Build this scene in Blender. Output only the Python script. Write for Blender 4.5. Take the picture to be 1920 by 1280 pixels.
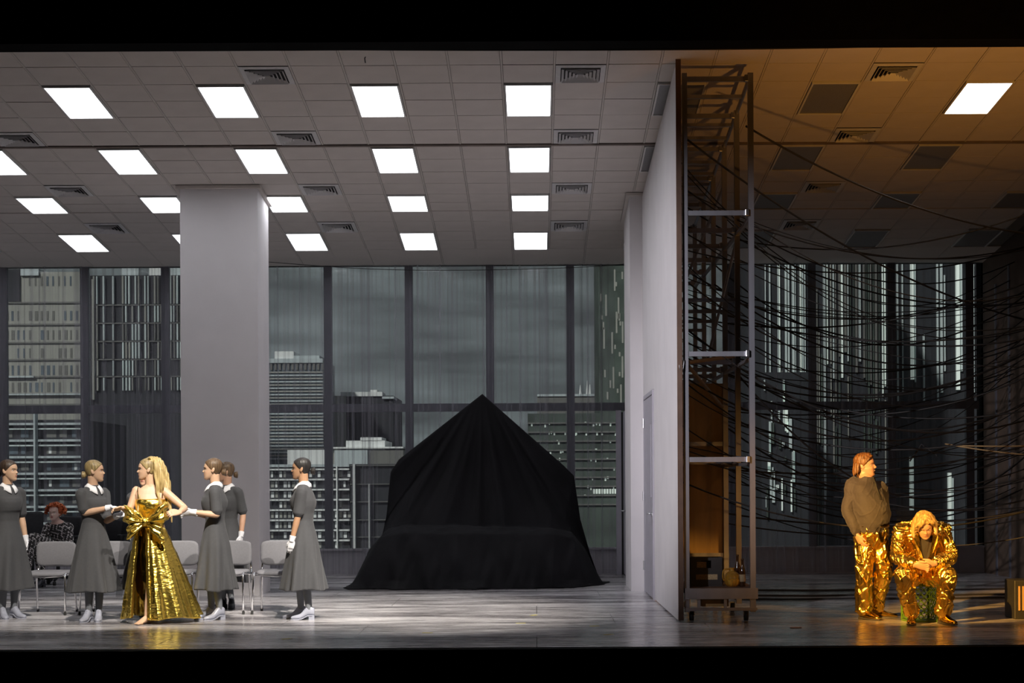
import bpy, bmesh, math, random
from mathutils import Vector, Matrix, noise as mnoise

random.seed(11)
scene = bpy.context.scene
for o in list(bpy.data.objects):
    bpy.data.objects.remove(o, do_unlink=True)
COL = scene.collection
PI = math.pi

# ------------------------------------------------------------------ camera
FPX = 3100.0            # focal length in pixels of the 1920 wide frame
VX, VY = 1005.0, 905.0  # vanishing point of the stage depth lines
CAMH = 1.43
cam_data = bpy.data.cameras.new('camera')
cam = bpy.data.objects.new('camera', cam_data)
COL.objects.link(cam)
cam_data.sensor_width = 36.0
cam_data.lens = FPX / 1920.0 * 36.0
cam_data.shift_x = (960.0 - VX) / 1920.0
cam_data.shift_y = (VY - 640.0) / 1920.0
cam_data.clip_end = 2000
cam.matrix_world = Matrix.Translation((0, 0, CAMH)) @ Matrix.Rotation(PI / 2, 4, 'X') @ Matrix.Rotation(math.radians(-0.3), 4, 'Z')
scene.camera = cam

# ------------------------------------------------------------------ view
scene.view_settings.view_transform = 'Standard'
scene.view_settings.look = 'None'
scene.view_settings.gamma = 1.0
scene.view_settings.use_curve_mapping = False
scene.view_settings.exposure = 0.0

# ------------------------------------------------------------------ world: dull overcast sky over the city
world = bpy.data.worlds.new('overcast')
scene.world = world
world.use_nodes = True
wn, wl = world.node_tree.nodes, world.node_tree.links
wn.clear()
wo = wn.new('ShaderNodeOutputWorld'); wb = wn.new('ShaderNodeBackground')
wt = wn.new('ShaderNodeTexCoord'); wm = wn.new('ShaderNodeMapping')
wnz = wn.new('ShaderNodeTexNoise'); wr = wn.new('ShaderNodeValToRGB')
wm.inputs['Scale'].default_value = (5, 5, 28)
wnz.inputs['Scale'].default_value = 2.2; wnz.inputs['Detail'].default_value = 5
wr.color_ramp.elements[0].position = 0.36; wr.color_ramp.elements[0].color = (0.062, 0.069, 0.070, 1)
wr.color_ramp.elements[1].position = 0.68; wr.color_ramp.elements[1].color = (0.145, 0.163, 0.166, 1)
wl.new(wt.outputs['Generated'], wm.inputs['Vector']); wl.new(wm.outputs[0], wnz.inputs['Vector'])
wl.new(wnz.outputs['Fac'], wr.inputs['Fac']); wl.new(wr.outputs[0], wb.inputs['Color'])
wb.inputs['Strength'].default_value = 1.25
wl.new(wb.outputs[0], wo.inputs['Surface'])

# ------------------------------------------------------------------ sun on the city (the theatre is roofed)
sd = bpy.data.lights.new('sun', 'SUN'); sd.energy = 2.4; sd.angle = 0.05; sd.color = (1.0, 0.97, 0.92)
so = bpy.data.objects.new('sun', sd); COL.objects.link(so)
so.rotation_euler = Vector((0.45, 0.75, -0.62)).to_track_quat('-Z', 'Y').to_euler()

# ------------------------------------------------------------------ stage spots out in the auditorium
def spot(name, loc, aim, energy, color, size_deg, blend, radius):
    d = bpy.data.lights.new(name, 'SPOT'); d.energy = energy; d.color = color
    d.spot_size = math.radians(size_deg); d.spot_blend = blend; d.shadow_soft_size = radius
    o = bpy.data.objects.new(name, d); COL.objects.link(o)
    o.location = loc
    o.rotation_euler = (Vector(aim) - Vector(loc)).to_track_quat('-Z', 'Y').to_euler()
    return o
for nm, dx in (('key_spot_a', -4.9), ('key_spot_b', -3.0), ('key_spot_c', -1.2)):
    spot(nm, (dx + 3.3, 8.4, 10.6), (dx, 17.75, 0.75), (9800, 9800, 17500)[0 if dx < -4 else 1 if dx < -2 else 2], (1.0, 0.93, 0.82), 15.5 if dx < -2 else 19.5, 0.55 if dx < -2 else 1.0, 0.05)
spot('amber_spot', (-2.3, 9.6, 4.0), (3.80, 16.9, 0.92), 15000, (1.0, 0.50, 0.10), 13.0, 0.45, 0.05)
spot('amber_flood', (3.4, 10.5, 1.3), (2.4, 17.6, 1.0), 40, (1.0, 0.46, 0.10), 26, 1.0, 0.1)
spot('amber_wash', (5.2, 9.0, 5.0), (4.1, 18.6, 0.0), 420, (1.0, 0.52, 0.28), 30, 1.0, 0.1)
spot('amber_rim', (9.5, 11.5, 2.8), (4.0, 16.8, 0.8), 2400, (1.0, 0.50, 0.10), 10.5, 0.6, 0.05)
spot('amber_uplight', (4.6, 12.0, 0.35), (4.6, 17.0, 6.4), 700, (1.0, 0.42, 0.07), 60, 1.0, 0.15)
spot('side_spot', (-5.2, 6.0, 5.0), (1.4, 18.0, 2.4), 6500, (0.96, 0.93, 1.0), 23, 1.0, 0.1)

# ------------------------------------------------------------------ helpers
def P(px, py, Y):
    return Vector(((px - VX) / FPX * Y, Y, CAMH - (py - VY) / FPX * Y))
def V(*a): return Vector(a)
def tag(o, label=None, cat=None, group=None, kind=None):
    if label: o['label'] = label
    if cat: o['category'] = cat
    if group: o['group'] = group
    if kind: o['kind'] = kind
    return o
def empty(name, loc=(0, 0, 0), rz=0):
    o = bpy.data.objects.new(name, None); COL.objects.link(o)
    o.empty_display_size = 0.1
    o.location = loc; o.rotation_euler = (0, 0, rz)
    return o
def catmull(pts, sub):
    out = []
    n = len(pts)
    for i in range(n - 1):
        p0 = pts[max(i - 1, 0)]; p1 = pts[i]; p2 = pts[i + 1]; p3 = pts[min(i + 2, n - 1)]
        for k in range(sub):
            t = k / sub
            out.append(0.5 * ((2 * p1) + (p2 - p0) * t + (2 * p0 - 5 * p1 + 4 * p2 - p3) * t * t + (3 * p1 - p0 - 3 * p2 + p3) * t ** 3))
    out.append(pts[-1])
    return out
def lerp_table(tab, z):
    if z <= tab[0][0]: return tab[0][1:]
    for a, b in zip(tab[:-1], tab[1:]):
        if z <= b[0]:
            t = (z - a[0]) / (b[0] - a[0])
            return tuple(x + (y - x) * t for x, y in zip(a[1:], b[1:]))
    return tab[-1][1:]

class MB:
    """collects shapes; build() links them as one mesh object"""
    def __init__(self): self.v = []; self.f = []; self.m = []
    def add(self, vs, fs, mi=0):
        b = len(self.v); self.v += [Vector(p) for p in vs]
        self.f += [tuple(b + i for i in f) for f in fs]; self.m += [mi] * len(fs)
        return self
    def box(self, x0, x1, y0, y1, z0, z1, mi=0, M=None):
        vs = [V(x, y, z) for z in (z0, z1) for y in (y0, y1) for x in (x0, x1)]
        if M is not None: vs = [M @ p for p in vs]
        return self.add(vs, [(0, 2, 3, 1), (4, 5, 7, 6), (0, 1, 5, 4), (2, 6, 7, 3), (0, 4, 6, 2), (1, 3, 7, 5)], mi)
    def bevbox(self, x0, x1, y0, y1, z0, z1, b, mi=0, M=None):
        bm = bmesh.new(); bmesh.ops.create_cube(bm, size=1)
        for v in bm.verts:
            v.co = V((x0 + x1) / 2 + v.co.x * (x1 - x0), (y0 + y1) / 2 + v.co.y * (y1 - y0), (z0 + z1) / 2 + v.co.z * (z1 - z0))
        bmesh.ops.bevel(bm, geom=list(bm.edges), offset=b, segments=2, affect='EDGES', profile=0.5)
        bm.verts.index_update()
        vs = [(M @ v.co if M is not None else v.co.copy()) for v in bm.verts]
        self.add(vs, [tuple(v.index for v in f.verts) for f in bm.faces], mi); bm.free()
        return self
    def loft(self, rings, mi=0, cap=True, closed=True):
        n = len(rings[0]); vs = [p for r in rings for p in r]; fs = []
        for i in range(len(rings) - 1):
            for j in range(n if closed else n - 1):
                k = (j + 1) % n
                fs.append((i * n + j, i * n + k, (i + 1) * n + k, (i + 1) * n + j))
        if cap and closed:
            fs.append(tuple(range(n - 1, -1, -1))); fs.append(tuple(range((len(rings) - 1) * n, len(rings) * n)))
        return self.add(vs, fs, mi)
    def tube(self, pts, rad, n=8, mi=0, flat=1.0, up=None, roundend=False):
        pts = [Vector(p) for p in pts]
        if not hasattr(rad, '__len__'): rad = [rad] * len(pts)
        if roundend:
            d0 = (pts[0] - pts[1]).normalized(); d1 = (pts[-1] - pts[-2]).normalized()
            pts = [pts[0] + d0 * rad[0] * .7] + pts + [pts[-1] + d1 * rad[-1] * .7]
            rad = [rad[0] * .55] + list(rad) + [rad[-1] * .55]
        rings = []; a = None
        for i, p in enumerate(pts):
            t = (pts[min(i + 1, len(pts) - 1)] - pts[max(i - 1, 0)]).normalized()
            if a is None:
                ref = Vector(up) if up is not None else (V(0, 0, 1) if abs(t.z) < .9 else V(1, 0, 0))
                a = t.cross(ref).normalized()
            a = (a - t * a.dot(t)).normalized(); b = t.cross(a)
            rings.append([p + (a * math.cos(2 * PI * k / n) + b * math.sin(2 * PI * k / n) * flat) * rad[i] for k in range(n)])
        return self.loft(rings, mi)
    def cyl(self, p0, p1, r0, r1=None, n=16, mi=0):
        return self.tube([p0, p1], [r0, r0 if r1 is None else r1], n, mi)
    def ell(self, c, r, M=None, nu=16, nv=10, mi=0):
        c = Vector(c); rings = []
        for i in range(nv + 1):
            a = -PI / 2 + PI * (0.03 + 0.94 * i / nv); rr = math.cos(a)
            ring = []
            for k in range(nu):
                p = V(r[0] * rr * math.cos(2 * PI * k / nu), r[1] * rr * math.sin(2 * PI * k / nu), r[2] * math.sin(a))
                if M is not None: p = M @ p
                ring.append(c + p)
            rings.append(ring)
        return self.loft(rings, mi)
    def lathe(self, prof, n=20, mi=0, M=None):
        rings = []
        for r, z in prof:
            ring = [V(max(r, 1e-4) * math.cos(2 * PI * k / n), max(r, 1e-4) * math.sin(2 * PI * k / n), z) for k in range(n)]
            rings.append([M @ p for p in ring] if M is not None else ring)
        return self.loft(rings, mi)
    def mesh(self, name, mats=None, smooth=False):
        me = bpy.data.meshes.new(name); me.from_pydata([tuple(p) for p in self.v], [], self.f)
        if mats is not None:
            if not isinstance(mats, (list, tuple)): mats = [mats]
            for m in mats: me.materials.append(m)
            me.polygons.foreach_set('material_index', self.m)
        if smooth: me.polygons.foreach_set('use_smooth', [True] * len(me.polygons))
        me.update(); return me
    def build(self, name, mats=None, parent=None, smooth=False):
        o = bpy.data.objects.new(name, self.mesh(name, mats, smooth)); COL.objects.link(o)
        if parent is not None: o.parent = parent
        return o
    def fused(self, name, mats, parent=None, voxel=0.006, smooth=2, disp=None, fac=0.5):
        """one continuous surface from overlapping closed shapes (voxel remesh, then smoothing)"""
        o = bpy.data.objects.new(name, self.mesh(name)); COL.objects.link(o)
        r = o.modifiers.new('r', 'REMESH'); r.mode = 'VOXEL'; r.voxel_size = voxel; r.adaptivity = 0.0
        if smooth:
            s = o.modifiers.new('s', 'SMOOTH'); s.factor = fac; s.iterations = smooth
        dg = bpy.context.evaluated_depsgraph_get()
        me = bpy.data.meshes.new_from_object(o.evaluated_get(dg))
        o.modifiers.clear(); old = o.data; o.data = me; bpy.data.meshes.remove(old); me.name = name
        if disp is not None:
            nrm = [v.normal.copy() for v in me.vertices]
            for v, n in zip(me.vertices, nrm): v.co += n * disp(v.co)
        if not isinstance(mats, (list, tuple)): mats = [mats]
        me.materials.clear()
        for m in mats: me.materials.append(m)
        me.polygons.foreach_set('use_smooth', [True] * len(me.polygons)); me.update()
        if parent is not None: o.parent = parent
        return o

def inst(me, name, loc, parent=None, rot=(0, 0, 0), scale=(1, 1, 1)):
    o = bpy.data.objects.new(name, me); COL.objects.link(o)
    o.location = loc; o.rotation_euler = rot; o.scale = scale
    if parent is not None: o.parent = parent
    return o
def copy_tree(o, parent=None):
    c = o.copy(); COL.objects.link(c); c.parent = parent
    for ch in list(o.children): copy_tree(ch, c)
    return c

# ------------------------------------------------------------------ materials
def mat(name, col, rough=0.6, metal=0.0, var=0.0, vscale=8.0, stretch=(1, 1, 1), bump=0.0, bscale=40.0, emit=None, estr=0.0, col2=None, spec=0.5, rvar=0.0, bstretch=None, coat=0.0, sheen=0.0):
    m = bpy.data.materials.new(name); m.use_nodes = True
    nt = m.node_tree; N, L = nt.nodes, nt.links
    b = N['Principled BSDF']
    b.inputs['Base Color'].default_value = (*col, 1); b.inputs['Roughness'].default_value = rough
    b.inputs['Metallic'].default_value = metal; b.inputs['Specular IOR Level'].default_value = spec
    if coat: b.inputs['Coat Weight'].default_value = coat
    if sheen: b.inputs['Sheen Weight'].default_value = sheen
    tc = N.new('ShaderNodeTexCoord')
    if var > 0 or col2 is not None or rvar > 0:
        mp = N.new('ShaderNodeMapping'); mp.inputs['Scale'].default_value = stretch
        nz = N.new('ShaderNodeTexNoise'); nz.inputs['Scale'].default_value = vscale; nz.inputs['Detail'].default_value = 6
        L.new(tc.outputs['Object'], mp.inputs['Vector']); L.new(mp.outputs[0], nz.inputs['Vector'])
        if var > 0 or col2 is not None:
            cr = N.new('ShaderNodeValToRGB')
            c2 = col2 if col2 is not None else tuple(min(1, c * (1 + var)) for c in col)
            c1 = col if col2 is not None else tuple(c * (1 - var) for c in col)
            cr.color_ramp.elements[0].position = 0.3; cr.color_ramp.elements[0].color = (*c1, 1)
            cr.color_ramp.elements[1].position = 0.7; cr.color_ramp.elements[1].color = (*c2, 1)
            L.new(nz.outputs['Fac'], cr.inputs['Fac']); L.new(cr.outputs[0], b.inputs['Base Color'])
        if rvar > 0:
            mr = N.new('ShaderNodeMapRange'); mr.inputs[1].default_value = 0.3; mr.inputs[2].default_value = 0.7
            mr.inputs[3].default_value = max(0.02, rough - rvar); mr.inputs[4].default_value = min(1, rough + rvar)
            L.new(nz.outputs['Fac'], mr.inputs[0]); L.new(mr.outputs[0], b.inputs['Roughness'])
    if bump > 0:
        mp2 = N.new('ShaderNodeMapping'); mp2.inputs['Scale'].default_value = bstretch or stretch
        n2 = N.new('ShaderNodeTexNoise'); n2.inputs['Scale'].default_value = bscale; n2.inputs['Detail'].default_value = 4
        bp = N.new('ShaderNodeBump'); bp.inputs['Strength'].default_value = bump; bp.inputs['Distance'].default_value = 0.02
        L.new(tc.outputs['Object'], mp2.inputs['Vector']); L.new(mp2.outputs[0], n2.inputs['Vector'])
        L.new(n2.outputs['Fac'], bp.inputs['Height']); L.new(bp.outputs[0], b.inputs['Normal'])
    if emit is not None:
        b.inputs['Emission Color'].default_value = (*emit, 1); b.inputs['Emission Strength'].default_value = estr
    return m
M = {}
M['black'] = mat('black_paint', (0.004, 0.004, 0.004), 0.95, spec=0.05, var=0.2)
M['ceil'] = mat('ceiling_tile', (0.62, 0.57, 0.54), 0.9, var=0.04, vscale=1.5, bump=0.05, bscale=90)
M['ceilgap'] = mat('ceiling_gap_shade', (0.16, 0.145, 0.135), 0.8, var=0.05)  # dark backing: shadow in the tile gaps put into its colour
M['tbar'] = mat('ceiling_t_bar', (0.60, 0.555, 0.525), 0.7, var=0.04)
M['rail'] = mat('ceiling_rail', (0.20, 0.16, 0.14), 0.7, var=0.2)
M['vent'] = mat('vent_white', (0.66, 0.65, 0.66), 0.5, var=0.05)
M['ventdark'] = mat('vent_throat', (0.03, 0.03, 0.032), 0.9, var=0.2)
M['lightframe'] = mat('light_frame', (0.7, 0.69, 0.68), 0.45, var=0.05)
M['lamp_on'] = mat('diffuser_lit', (0.9, 0.9, 0.9), 0.5, emit=(0.93, 0.95, 1.0), estr=6.2, var=0.01)
M['lamp_warm'] = mat('diffuser_lit_warm', (0.9, 0.9, 0.9), 0.5, emit=(1.0, 0.90, 0.82), estr=6.2, var=0.01)
M['lamp_off'] = mat('diffuser_off', (0.20, 0.20, 0.21), 0.4, var=0.1, vscale=30, stretch=(4, 1, 1))
M['wallwhite'] = mat('wall_white', (0.66, 0.63, 0.645), 0.75, var=0.04, vscale=2.0, bump=0.03, bscale=20)
M['jamb'] = mat('door_lavender_grey', (0.40, 0.38, 0.43), 0.5, var=0.05)
M['winwall'] = mat('sill_panel', (0.40, 0.38, 0.41), 0.6, var=0.06)
M['mullion'] = mat('mullion_dark', (0.085, 0.085, 0.105), 0.5, var=0.1)
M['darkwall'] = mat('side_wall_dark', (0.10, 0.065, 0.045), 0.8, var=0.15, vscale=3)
M['edgewood'] = mat('panel_edge_brown', (0.10, 0.055, 0.035), 0.7, var=0.2)
M['chrome'] = mat('chrome', (0.78, 0.78, 0.80), 0.12, 1.0, var=0.03)
M['steel'] = mat('brushed_steel', (0.55, 0.55, 0.57), 0.3, 1.0, var=0.06, stretch=(1, 1, 8))
M['alu'] = mat('aluminium', (0.42, 0.42, 0.46), 0.38, 0.9, var=0.12, vscale=3, stretch=(3, 3, 0.6))
M['ply'] = mat('plywood', (0.42, 0.26, 0.10), 0.6, var=0.18, vscale=3, stretch=(4, 1, .5))
M['cable'] = mat('black_cable', (0.012, 0.011, 0.011), 0.55, var=0.2)
M['rope'] = mat('pale_rope', (0.45, 0.30, 0.14), 0.8, var=0.2, vscale=60)
M['rubber'] = mat('black_rubber', (0.02, 0.02, 0.02), 0.7, var=0.2)
M['blackplastic'] = mat('black_plastic', (0.018, 0.018, 0.02), 0.45, var=0.2)
# ================================================================== the setting
def zc(Y): return 7.463 - 0.10226 * Y          # raked ceiling
RAKE = math.atan(-0.10226)
XL, XR, YB, YF = -9.3, 6.98, 25.77, 14.39
YC0 = 16.42

# floor: dark base with big worn boards
def floor_material():
    m = bpy.data.materials.new('stage_boards'); m.use_nodes = True
    N, L = m.node_tree.nodes, m.node_tree.links; b = N['Principled BSDF']
    g = N.new('ShaderNodeNewGeometry')
    def nz(scale, st, det=6, dist=0.0):
        mp = N.new('ShaderNodeMapping'); mp.inputs['Scale'].default_value = st
        n = N.new('ShaderNodeTexNoise'); n.inputs['Scale'].default_value = scale; n.inputs['Detail'].default_value = det
        n.inputs['Distortion'].default_value = dist
        L.new(g.outputs['Position'], mp.inputs['Vector']); L.new(mp.outputs[0], n.inputs['Vector']); return n.outputs['Fac']
    n1 = nz(1.0, (0.42, 2.0, 1), 9, 0.8); n2 = nz(1.0, (1.6, 30, 1), 4); n3 = nz(1.0, (5, 14, 1), 6, 1.0)
    r1 = N.new('ShaderNodeValToRGB')
    r1.color_ramp.elements[0].position = 0.34; r1.color_ramp.elements[0].color = (0.13, 0.118, 0.125, 1)
    r1.color_ramp.elements[1].position = 0.66; r1.color_ramp.elements[1].color = (0.66, 0.635, 0.655, 1)
    L.new(n1, r1.inputs['Fac'])
    mx = N.new('ShaderNodeMix'); mx.data_type = 'RGBA'; mx.blend_type = 'OVERLAY'; mx.inputs[0].default_value = 0.5
    L.new(r1.outputs[0], mx.inputs[6])
    r2 = N.new('ShaderNodeValToRGB'); r2.color_ramp.elements[0].position = .3; r2.color_ramp.elements[1].position = .7
    L.new(n2, r2.inputs['Fac']); L.new(r2.outputs[0], mx.inputs[7])
    mx2 = N.new('ShaderNodeMix'); mx2.data_type = 'RGBA'; mx2.blend_type = 'MULTIPLY'; mx2.inputs[0].default_value = 0.45
    r3 = N.new('ShaderNodeValToRGB'); r3.color_ramp.elements[0].position = .38; r3.color_ramp.elements[0].color = (.45, .44, .44, 1); r3.color_ramp.elements[1].position = .55
    L.new(n3, r3.inputs['Fac']); L.new(mx.outputs[2], mx2.inputs[6]); L.new(r3.outputs[0], mx2.inputs[7])
    L.new(mx2.outputs[2], b.inputs['Base Color'])
    mr = N.new('ShaderNodeMapRange'); mr.inputs[1].default_value = .3; mr.inputs[2].default_value = .7; mr.inputs[3].default_value = .13; mr.inputs[4].default_value = .34
    L.new(n2, mr.inputs[0]); L.new(mr.outputs[0], b.inputs['Roughness'])
    bp = N.new('ShaderNodeBump'); bp.inputs['Strength'].default_value = .06; bp.inputs['Distance'].default_value = .01
    L.new(n2, bp.inputs['Height']); L.new(bp.outputs[0], b.inputs['Normal'])
    return m
M['floor'] = floor_material()
floor = tag(MB().box(-11.9, 11.9, YF, YB + .3, -0.30, -0.012).build('floor', M['black']), 'grey worn stage floor of wide boards with dark seams', kind='structure')
ys = [YF, 15.45, 16.77, 18.09, 19.40, 20.70, 22.0, 23.3, 24.6, YB]
for i in range(len(ys) - 1):
    off = (0.0, 1.7, 0.8)[i % 3]; x = -11.9
    xs = [-11.9] + [q for q in [-10.2 + off + 3.4 * k for k in range(8)] if q < 11.5] + [11.9]
    for a, c in zip(xs[:-1], xs[1:]):
        dz = random.uniform(-0.0008, 0.0008)
        MB().box(a + .003, c - .003, ys[i] + .004, ys[i + 1] - .004, -0.012, dz).build('floor_board', M['floor'], floor)
# stage front and pit
tag(MB().box(-11.9, 11.9, YF - .12, YF - .002, -3, -0.004).build('trim_1', M['black']), 'black stage front below the floor edge', kind='structure')
# black border cloth hanging above the stage opening
zb = CAMH + (905 - 77.5) / FPX * 15.9
tag(MB().box(-11.9, 11.9, 15.9, 16.2, zb, 13.9).build('trim_2', M['black']), 'black border hanging across the top of the stage', kind='structure')
# the dark house around the stage
for nm, a in (('wall_house_left', (-12.2, -11.9, -2, 26.2, -3, 14)), ('wall_house_right', (11.9, 12.2, -2, 26.2, -3, 14)),
              ('wall_house_rear', (-12.2, 12.2, -2.3, -2, -3, 14)), ('ceiling_house', (-12.2, 12.2, -2.3, 26.2, 14, 14.3)),
              ('floor_house', (-12.2, 12.2, -2.3, 26.2, -3.3, -3)), ('wall_house_stage', (-12.2, 12.2, YB + .14, YB + .4, 4.86, 14)),
              ('wall_house_wing_left', (-12.2, XL - .001, YB + .1, YB + .4, -3, 4.86)), ('wall_house_wing_right', (XR + .001, 12.2, YB + .1, YB + .4, -3, 4.86)),
              ('wall_house_under', (-12.2, 12.2, YB + .31, YB + .5, -3, -.02))):
    tag(MB().box(*a).build(nm, M['black']), 'black unlit shell of the theatre house', kind='structure')

# ---------------------------------------------------------------- ceiling with tiles
cb = MB()
def crow(x, y, dz): return V(x, y, zc(y) + dz)
cb.loft([[crow(XL, y, .14), crow(XR + .3, y, .14), crow(XR + .3, y, .016), crow(XL, y, .016)] for y in (YC0, YB + .1)])
ceiling = tag(cb.build('ceiling', M['ceilgap']), 'suspended office ceiling of pale square tiles', kind='structure')
PX = 0.545; CX0 = -0.06
rows = [YC0 + .03, 16.99, 17.53, 18.06, 18.59, 19.10, 19.62, 19.71, 20.23, 20.76, 21.27, 21.77, 22.17, 22.58, 23.14, 23.70, 24.22, 24.74, YB]
LROW = {2: 4, 7: 9, 11: 13, 15: 17}      # light fittings span two rows each
VROW = (1, 5, 10, 14)
tile_me = MB().bevbox(-.5, .5, -.5, .5, -.0, .014, .002).mesh('ceiling_tile', M['ceil'])
lampspots, ventspots, tiles = [], [], 0
for r in range(len(rows) - 1):
    y0, y1 = rows[r], rows[r + 1]
    if r == 6: continue
    for c in range(-17, 14):
        xc = CX0 + c * PX
        if xc < XL + .28 or xc > XR - .1: continue
        if abs(xc) > 0.30 * y1 + 0.7 and (xc > 0 or xc < -0.325 * y1 - .55): continue
        isl = c % 3 == 0
        if isl and r in LROW: lampspots.append((xc, y0, rows[LROW[r]] if r != 15 else 24.74, c // 3, r)); continue
        if isl and (r - 1) in LROW and r + 1 == LROW[r - 1]: continue
        if r in VROW and c % 6 == 1: ventspots.append((xc, y0, y1)); continue
        if r == len(rows) - 2 and c % 2: continue
        w = PX * (2 if r == len(rows) - 2 else 1)
        x_ = xc + (PX / 2 if r == len(rows) - 2 else 0)
        gy = .013; yc = (y0 + y1) / 2
        inst(tile_me, 'ceiling_tile', (x_, yc, zc(yc) + random.uniform(-.0015, .0015)), ceiling, (RAKE + random.uniform(-.002, .002), random.uniform(-.002, .002), 0), (w - .026, (y1 - y0 - gy) * 1.005, 1)); tiles += 1
for c in range(-17, 14):
    x = CX0 + (c + .5) * PX
    if x < XL + .3 or x > XR - .1: continue
    for (ya, yb) in ((YC0 + .01, 19.63), (19.70, YB)):
        mb = MB(); mb.loft([[V(x - .009, y, zc(y) - .001), V(x + .009, y, zc(y) - .001), V(x + .009, y, zc(y) + .016), V(x - .009, y, zc(y) + .016)] for y in (ya, yb)])
        mb.build('grid_bar', M['tbar'], ceiling)
# dark joint rails across the ceiling
for i, y in enumerate((19.665, 22.585)):
    h = .05 if i == 0 else .014
    mb = MB(); mb.loft([[crow(XL, y + d, -.012 + .03), crow(XR, y + d, -.012 + .03), crow(XR, y + d, -.012), crow(XL, y + d, -.012)] for d in (-h / 2, h / 2)])
    tag(mb.build('trim_%d' % (3 + i), M['rail'] if i == 0 else M['tbar']), 'thin joint rail running across the ceiling', kind='structure')

# ---------------------------------------------------------------- light fittings
def troffer(x, y0, y1, mdiff, label, group):
    yc = (y0 + y1) / 2; L2 = (y1 - y0) / 2 - .012; W2 = PX / 2 - .016
    e = empty('ceiling_light', (x, yc, zc(yc))); e.rotation_euler = (RAKE, 0, 0)
    fr = MB()
    for a in ((-W2, W2, -L2, -L2 + .018), (-W2, W2, L2 - .018, L2), (-W2, -W2 + .018, -L2 + .018, L2 - .018), (W2 - .018, W2, -L2 + .018, L2 - .018)):
        fr.box(a[0], a[1], a[2], a[3], -.022, .015)
    fr.build('frame', M['lightframe'], e)
    d = MB().box(-W2 + .018, W2 - .018, -L2 + .018, L2 - .018, -.008, .004).build('diffuser', mdiff, e)
    return tag(e, label, 'ceiling light', group)
rname = {2: 'front', 7: 'second', 11: 'third', 15: 'rearmost'}
for (x, y0, y1, k, r) in lampspots:
    if k <= 0:
        n = {0: 'nearest the white partition', -1: 'second from the white partition', -2: 'third from the white partition', -3: 'fourth from the white partition', -4: 'fifth from the white partition', -5: 'sixth from the white partition'}.get(k, 'far left')
        troffer(x, y0, y1, M['lamp_on'], 'lit white ceiling light panel in the %s row, %s' % (rname[r], n), 'lit ceiling panels over the white room')
    elif k == 3 and r == 2:
        troffer(x, y0, y1, M['lamp_warm'], 'only lit ceiling light panel over the dark cable room', None)
    elif k == 1:
        troffer(x, y0, y1, M['lamp_off'], 'unlit ceiling panel cut off by the partition, %s row' % rname[r], 'unlit ceiling panels')
    elif k <= 4:
        troffer(x, y0, y1, M['lamp_off'], 'unlit dark ceiling light panel in the %s row, %s' % (rname[r], {2: 'first beyond the scaffold tower', 3: 'second beyond the scaffold tower', 4: 'third beyond the scaffold tower'}[k]), 'unlit ceiling panels')
def vent(x, y0, y1, label):
    yc = (y0 + y1) / 2; h = (y1 - y0) / 2 - .008; w = PX / 2 - .014
    e = empty('air_vent', (x, yc, zc(yc))); e.rotation_euler = (RAKE, 0, 0)
    def ring(mb, s0, z0, s1, z1):
        o = [(-w * s0, -h * s0), (w * s0, -h * s0), (w * s0, h * s0), (-w * s0, h * s0)]
        i = [(-w * s1, -h * s1), (w * s1, -h * s1), (w * s1, h * s1), (-w * s1, h * s1)]
        t = .004
        mb.loft([[V(a, b, z0) for a, b in o], [V(a, b, z1) for a, b in i], [V(a, b, z1 - t) for a, b in i], [V(a, b, z0 - t) for a, b in o], [V(a, b, z0) for a, b in o]], cap=False)
    fr = MB(); ring(fr, 1.0, -.002, .80, -.010); fr.build('frame', M['vent'], e)
    MB().box(-w * .82, w * .82, -h * .82, h * .82, .006, .012).build('throat', M['ventdark'], e)
    for s in (.76, .61, .46, .31, .16):
        lv = MB(); ring(lv, s, -.026, s - .10, .004); lv.build('louver', M['vent'], e)
    tag(e, label, 'air vent', 'ceiling air vents')
vr = {1: 'front', 5: 'second', 10: 'third', 14: 'rearmost'}
for (x, y0, y1) in ventspots:
    r = [i for i in range(len(rows)) if abs(rows[i] - y0) < 1e-6][0]
    where = ('right of the scaffold over the cable room' if x > 2 else 'just left of the white partition' if x > 0 else 'above the big white column side' if x > -4 else 'at the far left of the ceiling')
    vent(x, y0, y1, 'white air vent, %s vent row, %s' % (vr[r], where))
# torn slit in a tile, drawn as a thin black tube
tag(MB().tube([P(691, 101, 16.72), P(688, 108, 16.76), P(689, 116, 16.80)], .006, 5).build('ceiling_slit', M['rubber']), 'short black tube standing for a torn slit in a front ceiling tile', 'wire')

# ---------------------------------------------------------------- columns
cxl, cxr = (340 - VX) / FPX * 21.3, (485.5 - VX) / FPX * 21.3
def column(name, x0, x1, y0, y1, label):
    mb = MB(); mb.loft([[V(x0, y0, .0), V(x1, y0, 0), V(x1, y1, 0), V(x0, y1, 0)], [V(x0, y0, zc(y0) - .03), V(x1, y0, zc(y0) - .03), V(x1, y1, zc(y1) - .03), V(x0, y1, zc(y1) - .03)]])
    o = mb.build(name, M['wallwhite'])
    t = MB(); e = .045
    t.loft([[V(x0 - e, y0 - e, zc(y0) - .045), V(x1 + e, y0 - e, zc(y0) - .045), V(x1 + e, y1 + e, zc(y1) - .045), V(x0 - e, y1 + e, zc(y1) - .045)],
            [V(x0 - e, y0 - e, zc(y0) - .006), V(x1 + e, y0 - e, zc(y0) - .006), V(x1 + e, y1 + e, zc(y1) - .006), V(x0 - e, y1 + e, zc(y1) - .006)]])
    t.build('ceiling_collar', M['tbar'], o)
    return tag(o, label, kind='structure')
column('wall_column_left', cxl, cxr, 21.3, 22.16, 'broad square white column standing behind the grey chairs')
column('wall_column_right', 1.247, 1.62, 21.75, 23.1, 'white column standing against the rear end of the partition')

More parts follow.
